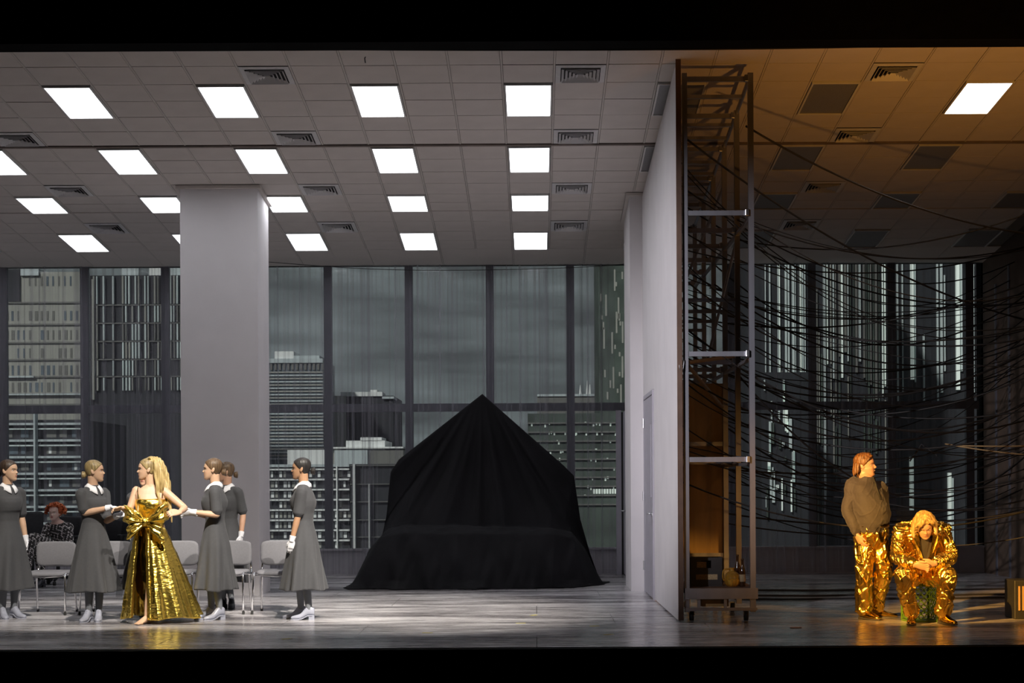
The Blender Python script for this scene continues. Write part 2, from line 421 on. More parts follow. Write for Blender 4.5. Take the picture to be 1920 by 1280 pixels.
# ---------------------------------------------------------------- partition wall with a door
xp = 1.415; PT = .055
def ptop(y): return min(5.70, zc(y) - .05)
yA, yD1, yD0, yE = 16.86, 19.95, 21.62, 21.75      # front edge, door near side, door far side, end
DH = 2.50
mb = MB()
def slab(mb, y0, y1, z0, zt0, zt1):
    xa = lambda y: xp + (1 - (y - yA) / (yE - yA)) * .03
    mb.loft([[V(xa(y0), y0, z0), V(xa(y0) + PT, y0, z0), V(xa(y0) + PT, y0, zt0), V(xa(y0), y0, zt0)],
             [V(xa(y1), y1, z0), V(xa(y1) + PT, y1, z0), V(xa(y1) + PT, y1, zt1), V(xa(y1), y1, zt1)]])
def pan(y0, y1, z0, z1=None):
    m_ = MB(); slab(m_, y0, y1, z0, z1 or ptop(y0), z1 or ptop(y1)); return m_
part = empty('wall_partition', (0, 0, 0)); tag(part, 'tall thin white partition wall dividing the two rooms', kind='structure')
pan(yA + .004, 18.4, .02).build('wall_panel', M['wallwhite'], part)
pan(18.404, yD1, .02).build('wall_panel', M['wallwhite'], part)
pan(yD1 + .002, yD0, DH + .06).build('wall_panel', M['wallwhite'], part)
pan(yD0 + .002, yE, .02).build('wall_panel', M['wallwhite'], part)
MB().box(xp + .030, xp + PT + .028, yA - .012, yA, .02, 5.74).build('edge_strip', M['edgewood'], part)
d = empty('door_1', (xp + .02, yD1, 0)); tag(d, 'lavender grey door with a slim window slot in the white partition', kind='structure')
fy0, fy1 = yD1 + .01, yD0 - .01
X0 = -.022
fr = MB(); fr.box(X0 - .006, .05, fy0 - yD1, fy0 - yD1 + .05, .0, DH + .05); fr.box(X0 - .006, .05, fy1 - yD1 - .05, fy1 - yD1, 0, DH + .05); fr.box(X0 - .006, .05, fy0 - yD1 + .05, fy1 - yD1 - .05, DH, DH + .05)
fr.build('door_frame', M['jamb'], d)
lw0, lw1 = fy0 - yD1 + .055, fy1 - yD1 - .055
lf = MB(); lf.box(X0, .02, lw0, lw0 + .22, .02, DH - .01); lf.box(X0, .02, lw0 + .36, lw1, .02, DH - .01); lf.box(X0, .02, lw0 + .22, lw0 + .36, .02, 1.25); lf.box(X0, .02, lw0 + .22, lw0 + .36, 2.15, DH - .01)
leaf = lf.build('door_leaf', M['jamb'], d)
MB().box(-.004, .004, lw0 + .22, lw0 + .36, 1.25, 2.15).build('window_slot', M['mullion'], leaf)
hd = MB(); hd.cyl((X0, lw0 + .07, 1.05), (X0 - .06, lw0 + .07, 1.05), .011); hd.tube([(X0 - .055, lw0 + .07, 1.05), (X0 - .055, lw0 + .21, 1.05)], .010); hd.box(X0 - .006, X0, lw0 + .04, lw0 + .10, .93, 1.12)
hd.build('door_handle', M['steel'], leaf, True)
for z in (.35, 1.25, 2.2):
    MB().cyl((X0 - .01, lw1 + .0, z - .06), (X0 - .01, lw1, z + .06), .012).build('hinge', M['steel'], leaf)

# ---------------------------------------------------------------- window wall
SILL, TR0, TR1, HEAD = .39, 2.55, 2.675, 4.84
mb = MB().box(XL, XR, YB, YB + .1, 0, SILL)
sillw = tag(mb.build('wall_back', M['winwall']), 'low lavender grey panel wall under the tall windows', kind='structure')
MB().box(XL, XR, YB - .03, YB + .13, SILL, SILL + .03).build('window_sill', M['winwall'], sillw)
MB().box(XL, XR, YB - .012, YB - .001, 0.0, .09).build('skirting', M['winwall'], sillw)
def glass():
    m = bpy.data.materials.new('window_glass'); m.use_nodes = True
    N, L = m.node_tree.nodes, m.node_tree.links; N.clear()
    o = N.new('ShaderNodeOutputMaterial'); t = N.new('ShaderNodeBsdfTransparent'); g = N.new('ShaderNodeBsdfGlossy'); mx = N.new('ShaderNodeMixShader')
    t.inputs[0].default_value = (.90, .925, .925, 1); g.inputs['Roughness'].default_value = .08; mx.inputs[0].default_value = .035
    L.new(t.outputs[0], mx.inputs[1]); L.new(g.outputs[0], mx.inputs[2]); L.new(mx.outputs[0], o.inputs[0]); return m
M['glass'] = glass()
mull = [-9.3] + [(px - VX) / FPX * YB for px in (6, 159, 311, 463, 616, 768, 920, 1071, 1222, 1373, 1524, 1673, 1820)] + [XR]
for i in range(len(mull) - 1):
    a, b = mull[i], mull[i + 1]
    if b - a < .2: continue
    w = empty('window_%d' % (i + 1), ((a + b) / 2, YB + .05, SILL)); hw = (b - a) / 2
    tag(w, 'tall dark framed window bay in the glazed rear wall', kind='structure')
    fr = MB().box(-hw - .062, -hw + .062, -.05, .05, .03, HEAD - SILL); fr.build('mullion', M['mullion'], w)
    MB().box(-hw + .062, hw - .062, -.045, .045, TR0 - SILL, TR1 - SILL).build('transom', M['mullion'], w)
    MB().box(-hw + .06, hw - .06, -.004, .004, .03, TR0 - SILL).build('pane', M['glass'], w)
    MB().box(-hw + .06, hw - .06, -.004, .004, TR1 - SILL, HEAD - SILL).build('pane', M['glass'], w)
# side walls of the room
tag(MB().box(XL - .1, XL, YC0, YB, 0, 5.9).build('wall_left', M['wallwhite']), 'white side wall of the room at the far left', kind='structure')
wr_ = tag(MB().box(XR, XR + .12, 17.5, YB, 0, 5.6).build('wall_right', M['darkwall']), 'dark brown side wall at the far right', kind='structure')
MB().box(XR - .02, XR, 24.30, 24.36, 0, 4.6).build('wall_batten', M['mullion'], wr_)
MB().box(XR - .02, XR, 25.0, 25.06, 0, 4.4).build('wall_batten', M['mullion'], wr_)
# open door in the glazed wall beside the column
Yd = 24.9
d2 = empty('door_2', (1.235 + .12, YB - .02, 0)); tag(d2, 'grey door standing open beside the right hand column', kind='structure')
l2 = MB().box(.0, .045, -1.0, -.10, .02, 2.52).build('door_leaf', M['jamb'], d2)
h2 = MB(); h2.cyl((0, -.92, 1.0), (-.07, -.92, 1.0), .011); h2.tube([(-.065, -.92, 1.0), (-.065, -.78, 1.0)], .010); h2.build('door_handle', M['steel'], l2, True)
MB().box(-.11, -.03, -.10, -.0, .0, 2.55).build('door_jamb', M['jamb'], d2)
MB().box(-.03, .0, -.09, -.02, .0, 2.52).build('door_gap_shade', M['rubber'], d2)  # black strip fills the gap, its shade put in as colour
# ================================================================== the city beyond the glass
def cm(name, c, rough=.8, var=.12, vs=.15): return mat(name, c, rough, var=var, vscale=vs)
M['conc'] = cm('city_concrete', (.34, .34, .31)); M['concd'] = cm('city_concrete_dark', (.16, .16, .15))
M['cwhite'] = cm('city_white', (.80, .82, .82)); M['cglass'] = mat('city_glass', (.12, .15, .18), .25, var=.3, vscale=.3)
M['cdark'] = cm('city_dark', (.022, .024, .030)); M['cblue'] = cm('city_pale_blue', (.48, .54, .56)); M['cgreen'] = cm('city_green', (.062, .082, .070), var=.5, vs=.25)
M['cfin'] = cm('city_fin', (.62, .70, .70)); M['cground'] = cm('city_ground', (.05, .05, .05))
M['cglow'] = mat('city_glow', (.8, .85, .8), .5, emit=(.80, .92, .84), estr=.30, var=.05)  # glow added for sparkle and bright streaks over the city
tag(MB().box(-200, 200, 60, 620, -22, -21).build('ground', M['cground']), 'dark city ground far beyond the windows', kind='structure')
def rect(px0, px1, py0, py1, Y):
    a = P(px0, py1, Y); b = P(px1, py0, Y); return a.x, b.x, a.z, b.z
def building(name, px0, px1, py0, Y, depth, wall, label, pybot=1090):
    x0, x1, z0, z1 = rect(px0, px1, py0, pybot, Y)
    e = empty(name, ((x0 + x1) / 2, Y, z0)); e['_z'] = z0
    tag(e, label, 'building')
    MB().box(x0 - e.location.x, x1 - e.location.x, 0, depth, 0, z1 - z0).build('wall', wall, e)
    return e
def bpart(e, nm, m, px0, px1, py0, py1, Y, proud=.5, depth=None):
    x0, x1, z0, z1 = rect(px0, px1, py0, py1, Y)
    L_ = e.location
    return MB().box(x0 - L_.x, x1 - L_.x, -proud, (depth if depth else -.005), z0 - L_.z, z1 - L_.z).build(nm, m, e)
rc = random.Random(5)
# concrete office block at the left edge
Y = 250
e = building('concrete_office_block', -40, 154, 505, Y, 20, M['conc'], 'weathered concrete office block seen through the leftmost window')
for yb in (561, 602, 636, 668, 700, 732, 752): bpart(e, 'ledge', M['concd'], -40, 154, yb, yb + 3, Y, .25)
for yb in (705, 738): bpart(e, 'band', M['cblue'], 14, 66 if yb == 705 else 154, yb - 5, yb - 2, Y, .6)
for row in (505, 570, 606, 640, 672, 704):
    for x in range(-10, 150, 11):
        if rc.random() < .8: bpart(e, 'window', M['concd'] if rc.random() < .7 else M['cglass'], x, x + rc.choice((3, 4, 6)), row + 8, row + 26, Y, .06)
bpart(e, 'roof_box', M['cblue'], 42, 76, 499, 512, Y, .4, 8); bpart(e, 'roof_box', M['cdark'], 16, 40, 500, 560, Y, .3)
# lower slab block in front
Y = 190
e = building('slab_office_block', -40, 156, 782, Y, 20, M['cdark'], 'low office block with pale floor slabs behind the seated woman')
for k, yb in enumerate(range(788, 1040, 31)):
    bpart(e, 'floor_slab', M['cblue'], -40, 156, yb, yb + 4, Y, .8); bpart(e, 'floor_slab', M['cfin'], -40, 156, yb + 10, yb + 12.5, Y, .7)
    for x in range(-8, 150, 24):
        if rc.random() < .75: bpart(e, 'window', M['cglass'] if rc.random() < .5 else M['concd'], x, x + rc.choice((8, 14, 18)), yb + 13, yb + 27, Y, .05)
        if rc.random() < .2: bpart(e, 'window', M['cwhite'], x + 4, x + 9, yb + 14, yb + 26, Y, .06)
bpart(e, 'pipe', M['cblue'], 69, 72, 770, 1080, Y, 1.2)
# dark finned tower
Y = 230
e = building('finned_tower', 162, 372, 512, Y, 22, M['cdark'], 'dark tower block with bright vertical fins beyond the left window')
for x in range(166, 366, 6):
    r = rc.random()
    if r < .2: continue
    for (a, b) in ((514, 566), (570, 600), (604, 634), (638, 668), (672, 700), (704, 728)):
        if rc.random() < .85: bpart(e, 'fin', M['cfin'] if rc.random() < .45 else M['conc'] if rc.random() < .5 else M['concd'], x, x + rc.choice((1.6, 2.2, 2.6)), a, b, Y, .5)
bpart(e, 'corner_fin', M['cfin'], 168, 171, 512, 760, Y, .8); bpart(e, 'corner_fin', M['conc'], 176, 180, 520, 745, Y, .7)
for yb in (567, 601, 635, 669, 701): bpart(e, 'ledge', M['concd'], 162, 372, yb, yb + 2, Y, .3)
for (a, b, c) in ((230, 262, 497), (282, 305, 495), (320, 345, 497)): bpart(e, 'roof_box', M['cblue'] if a != 282 else M['cwhite'], a, b, c, 513, Y, .0, 6)
# pale glass tower
Y = 280
e = building('glass_tower', 470, 607, 672, Y, 16, M['cglass'], 'pale glass tower with fine horizontal bands beside the column')
for k, yb in enumerate(range(694, 860, 6)): bpart(e, 'floor_band', M['cblue'] if k % 2 else M['conc'], 470, 607, yb, yb + 2.6, Y, .3)
for x in range(508, 606, 8): bpart(e, 'louver', M['concd'], x, x + 4, 679, 691, Y, .3)
bpart(e, 'parapet', M['cblue'], 470, 607, 670, 678, Y, .5); bpart(e, 'roof_box', M['cwhite'], 516, 552, 656, 671, Y, 0, 8); bpart(e, 'roof_box', M['cblue'], 552, 600, 664, 671, Y, 0, 8)
# mid block behind with dark flank
Y = 300
e = building('grey_mid_block', 627, 738, 740, Y, 20, M['cdark'], 'grey block with a flat bright roof in the middle distance')
bpart(e, 'stone_flank', M['conc'], 627, 650, 740, 850, Y, .5); bpart(e, 'roof_edge', M['cwhite'], 640, 718, 733, 741, Y, .4, 6); bpart(e, 'roof_box', M['cwhite'], 695, 708, 729, 734, Y, 0, 5); bpart(e, 'roof_edge', M['cblue'], 718, 740, 742, 746, Y, .6, 6)
# white roofed building
Y = 200
e = building('white_roofed_hall', 545, 757, 842, Y, 30, M['conc'], 'wide hall with white roof edge and white roof box')
bpart(e, 'roof_edge', M['cwhite'], 540, 620, 841, 872, Y, .4); bpart(e, 'roof_edge', M['cwhite'], 620, 757, 836, 839, Y, .6, 12); bpart(e, 'parapet', M['cblue'], 628, 690, 842, 868, Y, .4)
bpart(e, 'roof_box', M['cwhite'], 649, 722, 824, 842, Y, 0, 10); bpart(e, 'roof_box', M['cwhite'], 676, 716, 818, 825, Y, 0, 6); bpart(e, 'panel', M['concd'], 692, 757, 842, 868, Y, .3)
# slab block with white blinds
Y = 150
e = building('blinds_office_block', 480, 656, 872, Y, 22, M['cdark'], 'office block with white floor slabs and white blinds behind the last servant')
for yb in range(876, 1050, 19):
    bpart(e, 'floor_slab', M['cwhite'], 480, 656, yb, yb + 3, Y, .5)
    for x in range(492, 654, 8):
        if x in (604, 612): continue
        if rc.random() < .52: bpart(e, 'blind', M['cwhite'] if rc.random() < .5 else M['conc'], x, x + rc.choice((4, 5, 6)), yb + 5, yb + 16, Y, .06)
bpart(e, 'roof_edge', M['cblue'], 480, 656, 868, 873, Y, .5); bpart(e, 'downpipe', M['cwhite'], 632, 634, 872, 1050, Y, .7)
Y = 148
e = building('dark_glass_block', 657, 800, 868, Y, 20, M['cdark'], 'dark block with thin pale lines partly hidden by the black drape')
for yb in (870, 905, 938, 972, 1004): bpart(e, 'floor_line', M['concd'], 657, 800, yb, yb + 1.5, Y, .3)
bpart(e, 'downpipe', M['cwhite'], 663, 667, 868, 1050, Y, .7); bpart(e, 'downpipe', M['cwhite'], 692, 694.5, 905, 1050, Y, .7)
# far skyline with spires
Y = 420
e = building('skyline_hall', 1008, 1170, 742, Y, 20, M['concd'], 'far low roofline with three thin pale spires')
bpart(e, 'roof_edge', M['cblue'], 1008, 1170, 739, 743, Y, .4, 10)
for (x, t) in ((1089, 722), (1102, 714), (1107, 721)):
    b0 = P(x, 742, Y); t0 = P(x, t, Y); L_ = e.location
    MB().cyl(b0 - L_, t0 - L_, .38, .08, 8).build('spire', M['cwhite'], e)
# green ivy block
Y = 210
e = building('ivy_covered_block', 990, 1178, 775, Y, 24, M['cgreen'], 'ivy green block with scattered glowing specks added as sparkle behind the open door')
for yb in range(792, 960, 17): bpart(e, 'floor_band', M['concd'], 990, 1178, yb, yb + 2.5, Y, .3)
for k in range(80):  # small glowing boxes added for the sparkle on the greenery
    x = rc.uniform(995, 1170); y = 786 + 17 * rc.randint(0, 8) + rc.uniform(4, 10)
    bpart(e, 'window', M['cglow'], x, x + rc.choice((2, 3, 3)), y, y + rc.choice((3, 4, 5)), Y, .06)
for x in range(1112, 1165, 5): bpart(e, 'window', M['cglow'], x, x + 3.6, 917, 926, Y, .06)
e2 = building('dark_slim_tower', 1124, 1200, 470, 260, 20, M['cgreen'], 'dark green slim tower beside the right hand column')
for k in range(24):
    x = rc.uniform(1126, 1170); y = rc.uniform(495, 740); bpart(e2, 'window', M['conc'], x, x + 3, y, y + rc.choice((8, 14, 40)), 260, .06)
# towers whose pale and glowing strips imitate light streaks of the curtain pleats
Y = 160
e = building('vertical_streak_tower', 1418, 1672, 470, Y, 20, M['cdark'], 'dark tower with long bright vertical strips behind the cable room')
x = 1424
while x < 1668:
    w = rc.choice((1.5, 2, 2.5, 3, 4)); br = rc.random()
    strong = 1545 < x < 1665
    m_ = M['cglow'] if br < (.22 if strong else .08) else M['cfin'] if br < .42 else M['conc'] if br < .6 else M['cgreen'] if br < .85 else M['concd']
    a = 480 if strong or br < .4 else rc.uniform(480, 700); b = rc.uniform(660, 790) if strong else rc.uniform(720, 1030)
    if x < 1500 and br > .5: a, b = rc.uniform(690, 780), rc.uniform(820, 960)
    bpart(e, 'streak_strip', m_, x, x + w, a, b, Y, .3)
    if rc.random() < .5: bpart(e, 'streak_strip', M['conc'] if br < .5 else M['cgreen'], x, x + w * .8, b + rc.uniform(5, 40), min(1040, b + rc.uniform(90, 260)), Y, .3)
    x += w + rc.choice((1.5, 2, 3, 5))
e = building('second_vertical_tower', 1676, 1850, 470, 175, 20, M['cdark'], 'dark tower with sparse bright strips near the right wall')
for (x, w, a, b, s) in ((1682, 3, 490, 770, 0), (1692, 2, 490, 740, 0), (1708, 6, 490, 715, 1), (1716, 2, 490, 720, 0), (1731, 3, 630, 760, 0), (1757, 3, 490, 760, 0), (1764, 4, 490, 740, 0), (1771, 2, 520, 700, 0), (1793, 7, 490, 735, 1), (1802, 3, 490, 700, 0), (1812, 2, 500, 690, 0), (1705, 7, 860, 960, 1), (1776, 7, 890, 1030, 1), (1784, 3, 900, 1030, 0), (1810, 4, 948, 966, 1), (1810, 4, 985, 999, 1), (1810, 4, 1014, 1028, 1), (1825, 2, 500, 740, 0)):
    bpart(e, 'streak_strip', M['cglow'] if s else M['cfin'], x, x + w, a, b, 175, .3)
e = building('streaked_corner_block', 1428, 1520, 700, 140, 16, M['cdark'], 'block with painted bright streaks low behind the scaffold')
for k in range(30):  # pale and glowing strips painted in for the brighter streaks here
    x = rc.uniform(1432, 1490); y = rc.uniform(710, 940); bpart(e, 'streak_strip', M['cglow'] if rc.random() < .3 else M['cgreen'] if rc.random() < .5 else M['cfin'], x, x + rc.choice((2, 3, 5)), y, y + rc.choice((8, 20, 40, 60)), 140, .3)

# ================================================================== sheer curtains
def sheer():
    m = bpy.data.materials.new('sheer_voile'); m.use_nodes = True
    N, L = m.node_tree.nodes, m.node_tree.links; N.clear()
    o = N.new('ShaderNodeOutputMaterial'); t = N.new('ShaderNodeBsdfTransparent'); d = N.new('ShaderNodeBsdfDiffuse'); tr = N.new('ShaderNodeBsdfTranslucent')
    d.inputs[0].default_value = (.34, .33, .38, 1); tr.inputs[0].default_value = (.30, .30, .33, 1)
    ad = N.new('ShaderNodeMixShader'); ad.inputs[0].default_value = .3; mx = N.new('ShaderNodeMixShader')
    g = N.new('ShaderNodeNewGeometry'); mp = N.new('ShaderNodeMapping'); mp.inputs['Scale'].default_value = (12, 1, .03)
    nz = N.new('ShaderNodeTexNoise'); nz.inputs['Scale'].default_value = 1.6; nz.inputs['Detail'].default_value = 5
    mr = N.new('ShaderNodeMapRange'); mr.inputs[1].default_value = .46; mr.inputs[2].default_value = .70; mr.inputs[3].default_value = .14; mr.inputs[4].default_value = .62
    L.new(g.outputs['Position'], mp.inputs['Vector']); L.new(mp.outputs[0], nz.inputs['Vector']); L.new(nz.outputs['Fac'], mr.inputs[0]); L.new(mr.outputs[0], mx.inputs[0])
    L.new(d.outputs[0], ad.inputs[1]); L.new(tr.outputs[0], ad.inputs[2]); L.new(t.outputs[0], mx.inputs[1]); L.new(ad.outputs[0], mx.inputs[2]); L.new(mx.outputs[0], o.inputs[0])
    return m
M['sheer'] = sheer()
YCU = YB - .22
def curtain(x0, x1, label, seed):
    rr = random.Random(seed); n = max(24, int((x1 - x0) / .016)); nz_ = 12
    ph = rr.uniform(0, 9); top = zc(YCU + .11) - .03
    rings = []
    for j in range(nz_ + 1):
        z = .03 + (top - .03) * j / nz_; row = []
        for i in range(n + 1):
            u = i / n; x = x0 + (x1 - x0) * u
            d_ = .028 * math.sin(u * (x1 - x0) * 26 + ph + .5 * math.sin(x * 3.1)) + .014 * math.sin(u * (x1 - x0) * 61 + ph * 2 + .3 * z)
            row.append(V(x + .012 * math.sin(z * .8 + i * .31), YCU + (.11 if seed % 2 else 0) + d_ * (1.15 - .3 * j / nz_), z))
        rings.append(row)
    mb = MB().loft(rings, cap=False, closed=False)
    o = mb.build('sheer_curtain', M['sheer'], None, True)
    return tag(o, label, 'curtain', 'sheer curtains along the window wall')
xs = [(-8.9, -7.0, 'in front of the concrete block at the far left'), (-7.16, -5.55, 'in front of the dark finned tower'), (-5.72, -4.1, 'half hidden behind the broad column'),
      (-4.25, -2.55, 'behind the servant nearest the black drape'), (-2.70, -1.2, 'behind the left slope of the black drape'), (-1.36, .2, 'behind the right slope of the black drape'), (.05, 1.22, 'beside the open door and the column'),
      (1.6, 3.35, 'behind the scaffold tower'), (3.22, 4.95, 'behind the standing man'), (4.82, 6.55, 'behind the seated man at the far right')]
for i, (a, b, l) in enumerate(xs): curtain(a, b, 'sheer grey full height curtain ' + l, i)
# ================================================================== black draped heap
def spl(knots, u):
    us = [k[0] for k in knots]
    for i in range(len(us) - 1):
        if u <= us[i + 1]:
            t = (u - us[i]) / (us[i + 1] - us[i]); t = t * t * (3 - 2 * t) * .35 + t * .65
            return Vector(knots[i][1]).lerp(Vector(knots[i + 1][1]), t)
    return Vector(knots[-1][1])
M['drape'] = mat('black_cloth', (0.006, 0.0056, 0.0075), 0.85, var=.25, vscale=2, bump=.25, bscale=14, bstretch=(3, 3, 1), spec=.25)
Rk = [(0, (-2.50, 24.1, .0)), (.07, (-2.30, 24.0, .42)), (.13, (-2.17, 23.95, .95)), (.21, (-2.10, 23.9, 1.60)), (.25, (-1.98, 23.9, 1.78)), (.5, (-.77, 23.9, 2.72)), (.75, (.40, 23.9, 1.68)), (.79, (.55, 23.9, 1.53)), (.87, (.64, 23.95, .9)), (.93, (.78, 24.0, .40)), (1, (.92, 24.1, 0))]
Hk = [(0, (-2.62, 24.0, .0)), (.08, (-2.62, 22.9, .0)), (.14, (-2.58, 22.40, .0)), (.25, (-2.1, 22.30, 0)), (.5, (-.8, 22.26, 0)), (.75, (.3, 22.38, 0)), (.86, (.72, 22.75, 0)), (.93, (.98, 23.1, 0)), (1, (1.05, 23.9, 0))]
Ek = [(0, (-2.48, 24.0, .05)), (.08, (-2.36, 23.35, .48)), (.16, (-2.16, 22.86, .68)), (.25, (-1.85, 22.76, .74)), (.5, (-.8, 22.74, .74)), (.72, (.25, 22.80, .72)), (.84, (.52, 22.95, .66)), (.92, (.72, 23.4, .42)), (1, (.90, 24.0, .04))]
Sk = [(0, (-2.46, 24.05, .06)), (.08, (-2.28, 23.7, .55)), (.16, (-2.06, 23.50, .80)), (.25, (-1.75, 23.45, .84)), (.5, (-.8, 23.42, .82)), (.72, (.2, 23.45, .80)), (.84, (.48, 23.55, .74)), (.92, (.70, 23.8, .44)), (1, (.89, 24.05, .05))]
NU, NV = 170, 110
peak = V(-.77, 23.9, 2.72)
grid = []
for j in range(NV + 1):
    v = j / NV; row = []
    for i in range(NU + 1):
        u = i / NU
        H, E, S, R = spl(Hk, u), spl(Ek, u), spl(Sk, u), spl(Rk, u)
        if v < .34:
            t = v / .34; p = H.lerp(E, t); p.y -= .10 * math.sin(PI * t) * (.3 + .7 * (1 - t)); p.z -= .10 * math.sin(PI * t) * (1 - t)
        elif v < .46:
            t = (v - .34) / .12; p = E.lerp(S, t); p.z += .03 * math.sin(PI * t)
        else:
            t = (v - .46) / .54; p = S.lerp(R, t); p.y += .10 * math.sin(PI * t); p.z -= .05 * math.sin(PI * t) * (1 - abs(2 * u - 1))
        # folds: radial from the peak above, hanging pleats in front, ripples on the floor
        ang = math.atan2(p.x - peak.x, max(.05, peak.z - p.z + .15)); dist = (p - peak).length
        f = mnoise.noise(V(ang * 7.5, dist * .35, 1.3)) + .55 * mnoise.noise(V(ang * 17, dist * .3, 7.7))
        amp = (.11 * min(1, dist / 1.0) if v > .46 else .075) * min(1, min(u, 1 - u) / .06 + .15)
        if abs(ang) > .62 and v > .5: amp *= .35
        if v > .97: amp *= (1 - v) / .03
        g = mnoise.noise(V(p.x * 4.2 + p.z * 1.4, p.z * 1.1, 3.1 + .4 * p.y)) + .5 * mnoise.noise(V(p.x * 9 - p.z * 2, p.z * 2.5, 9.4))
        p.y -= (f if v > .44 else (g * (1 - v) * 1.3 + f * .3)) * amp
        if v < .08: p.y -= .13 * (1 - v / .08) * (mnoise.noise(V(p.x * 2.9, 0, 4)) + .25); p.x += .10 * (1 - v / .08) * mnoise.noise(V(p.x * 3.1, p.y * 2, 8)) * (1 if abs(p.x + .8) > 1.3 else .2); p.z = max(.004, p.z + .028 * (1 - v / .08) * abs(mnoise.noise(V(p.x * 6, v * 40, 2))))
        if .3 < v < .5: p.z += .022 * mnoise.noise(V(p.x * 3.2, p.y * 4, 5.5)) + .012 * mnoise.noise(V(p.x * 9, p.y * 7, 1.5))
        p.z = max(p.z, .004)
        row.append(p)
    grid.append(row)
for j in range(1, 14):
    t = j / 13; row = []
    for i in range(NU + 1):
        R = grid[NV][i]
        row.append(V(R.x, R.y + .12 + .55 * t, max(.004, R.z * (1 - t))) if j else R)
    grid.append(row)
dr = MB().loft(grid, cap=False, closed=False).build('draped_heap', M['drape'], None, True)
sm = dr.modifiers.new('thickness', 'SOLIDIFY'); sm.thickness = .006; sm.offset = -1
tag(dr, 'black cloth draped over a peaked house-shaped heap in the middle of the stage', 'drape')

# ================================================================== conference chairs
M['chairfab'] = mat('chair_grey_fabric', (0.17, 0.168, 0.185), .85, var=.06, vscale=60, bump=.1, bscale=200)
M['chairshell'] = mat('chair_black_shell', (0.02, 0.02, 0.022), .5, var=.2)
def make_chair(label):
    # origin on the floor under the seat, faces -Y
    e = empty('conference_chair'); tag(e, label, 'chair', 'row of grey conference chairs')
    def pad(c, hx, hy, hz, bow, nm, m, vertical):
        n = 20; mb = MB(); rings = []
        for k, s in ((-1, .86), (-.6, .97), (0, 1.0), (.6, .97), (1, .86)):
            ring = []
            for q in range(n * 2):
                a = 2 * PI * q / (n * 2); ca, sa = math.cos(a), math.sin(a)
                ex = .38; x = math.copysign(abs(ca) ** ex, ca) * hx * s; y = math.copysign(abs(sa) ** ex, sa) * hy * s
                b = bow * (x / hx) ** 2
                ring.append(V(c[0] + x, c[1] + k * hz - b, c[2] + y) if vertical else V(c[0] + x, c[1] + y, c[2] + k * hz - b * .4 - .018 * max(0, -y / hy) ** 3))
            rings.append(ring)
        mb.loft(rings); return mb.build(nm, m, e, True)
    pad((0, 0, .455), .235, .215, .024, .0, 'seat', M['chairfab'], False)
    pad((0, .01, .425), .20, .18, .010, .0, 'seat_shell', M['chairshell'], False)
    b = pad((0, .235, .655), .232, .142, .018, .022, 'backrest', M['chairfab'], True); b.rotation_euler = (0, 0, 0)
    pad((0, .262, .655), .222, .134, .010, .022, 'back_shell', M['chairshell'], True)
    r = .0115
    for s in (-1, 1):
        MB().tube([V(s * .245, -.215, .448), V(s * .247, -.235, .425), V(s * .262, -.275, .0)], r, 10).build('leg', M['chrome'], e, True)
        MB().tube(catmull([V(s * .225, .24, .0), V(s * .215, .18, .30), V(s * .21, .16, .42)], 4), r, 10).build('leg', M['chrome'], e, True)
        MB().tube(catmull([V(s * .245, -.215, .448), V(s * .243, 0, .436), V(s * .235, .17, .43), V(s * .22, .24, .48), V(s * .21, .25, .57)], 5), r, 10).build('side_rail', M['chrome'], e, True)
        MB().cyl(V(s * .262, -.275, 0), V(s * .261, -.273, .035), .0145, n=10).build('foot_cap', M['rubber'], e)
        MB().cyl(V(s * .225, .24, 0), V(s * .224, .238, .035), .0145, n=10).build('foot_cap', M['rubber'], e)
    MB().tube([V(-.24, -.17, .428), V(0, -.17, .412), V(.24, -.17, .428)], .009, 8).build('cross_bar', M['chrome'], e, True)
    return e
ch0 = make_chair('x')
cpos = [(93, 18.50, -.05, 'grey conference chair at the left end, between the first two servants'), (203, 18.52, .04, 'grey conference chair just left of the gold dress, behind the reaching servant'),
        (326, 18.54, .0, 'grey conference chair hidden behind the gold dress'), (424, 18.50, -.08, 'grey conference chair behind the servant holding the right arm'),
        (522, 18.48, .03, 'grey conference chair at the right end, with a head shadow on its back')]
for i, (px, Y, rz, lab) in enumerate(cpos):
    c = ch0 if i == 0 else copy_tree(ch0)
    c.location = ((px - VX) / FPX * Y, Y, 0); c.rotation_euler = (0, 0, rz); c['label'] = lab

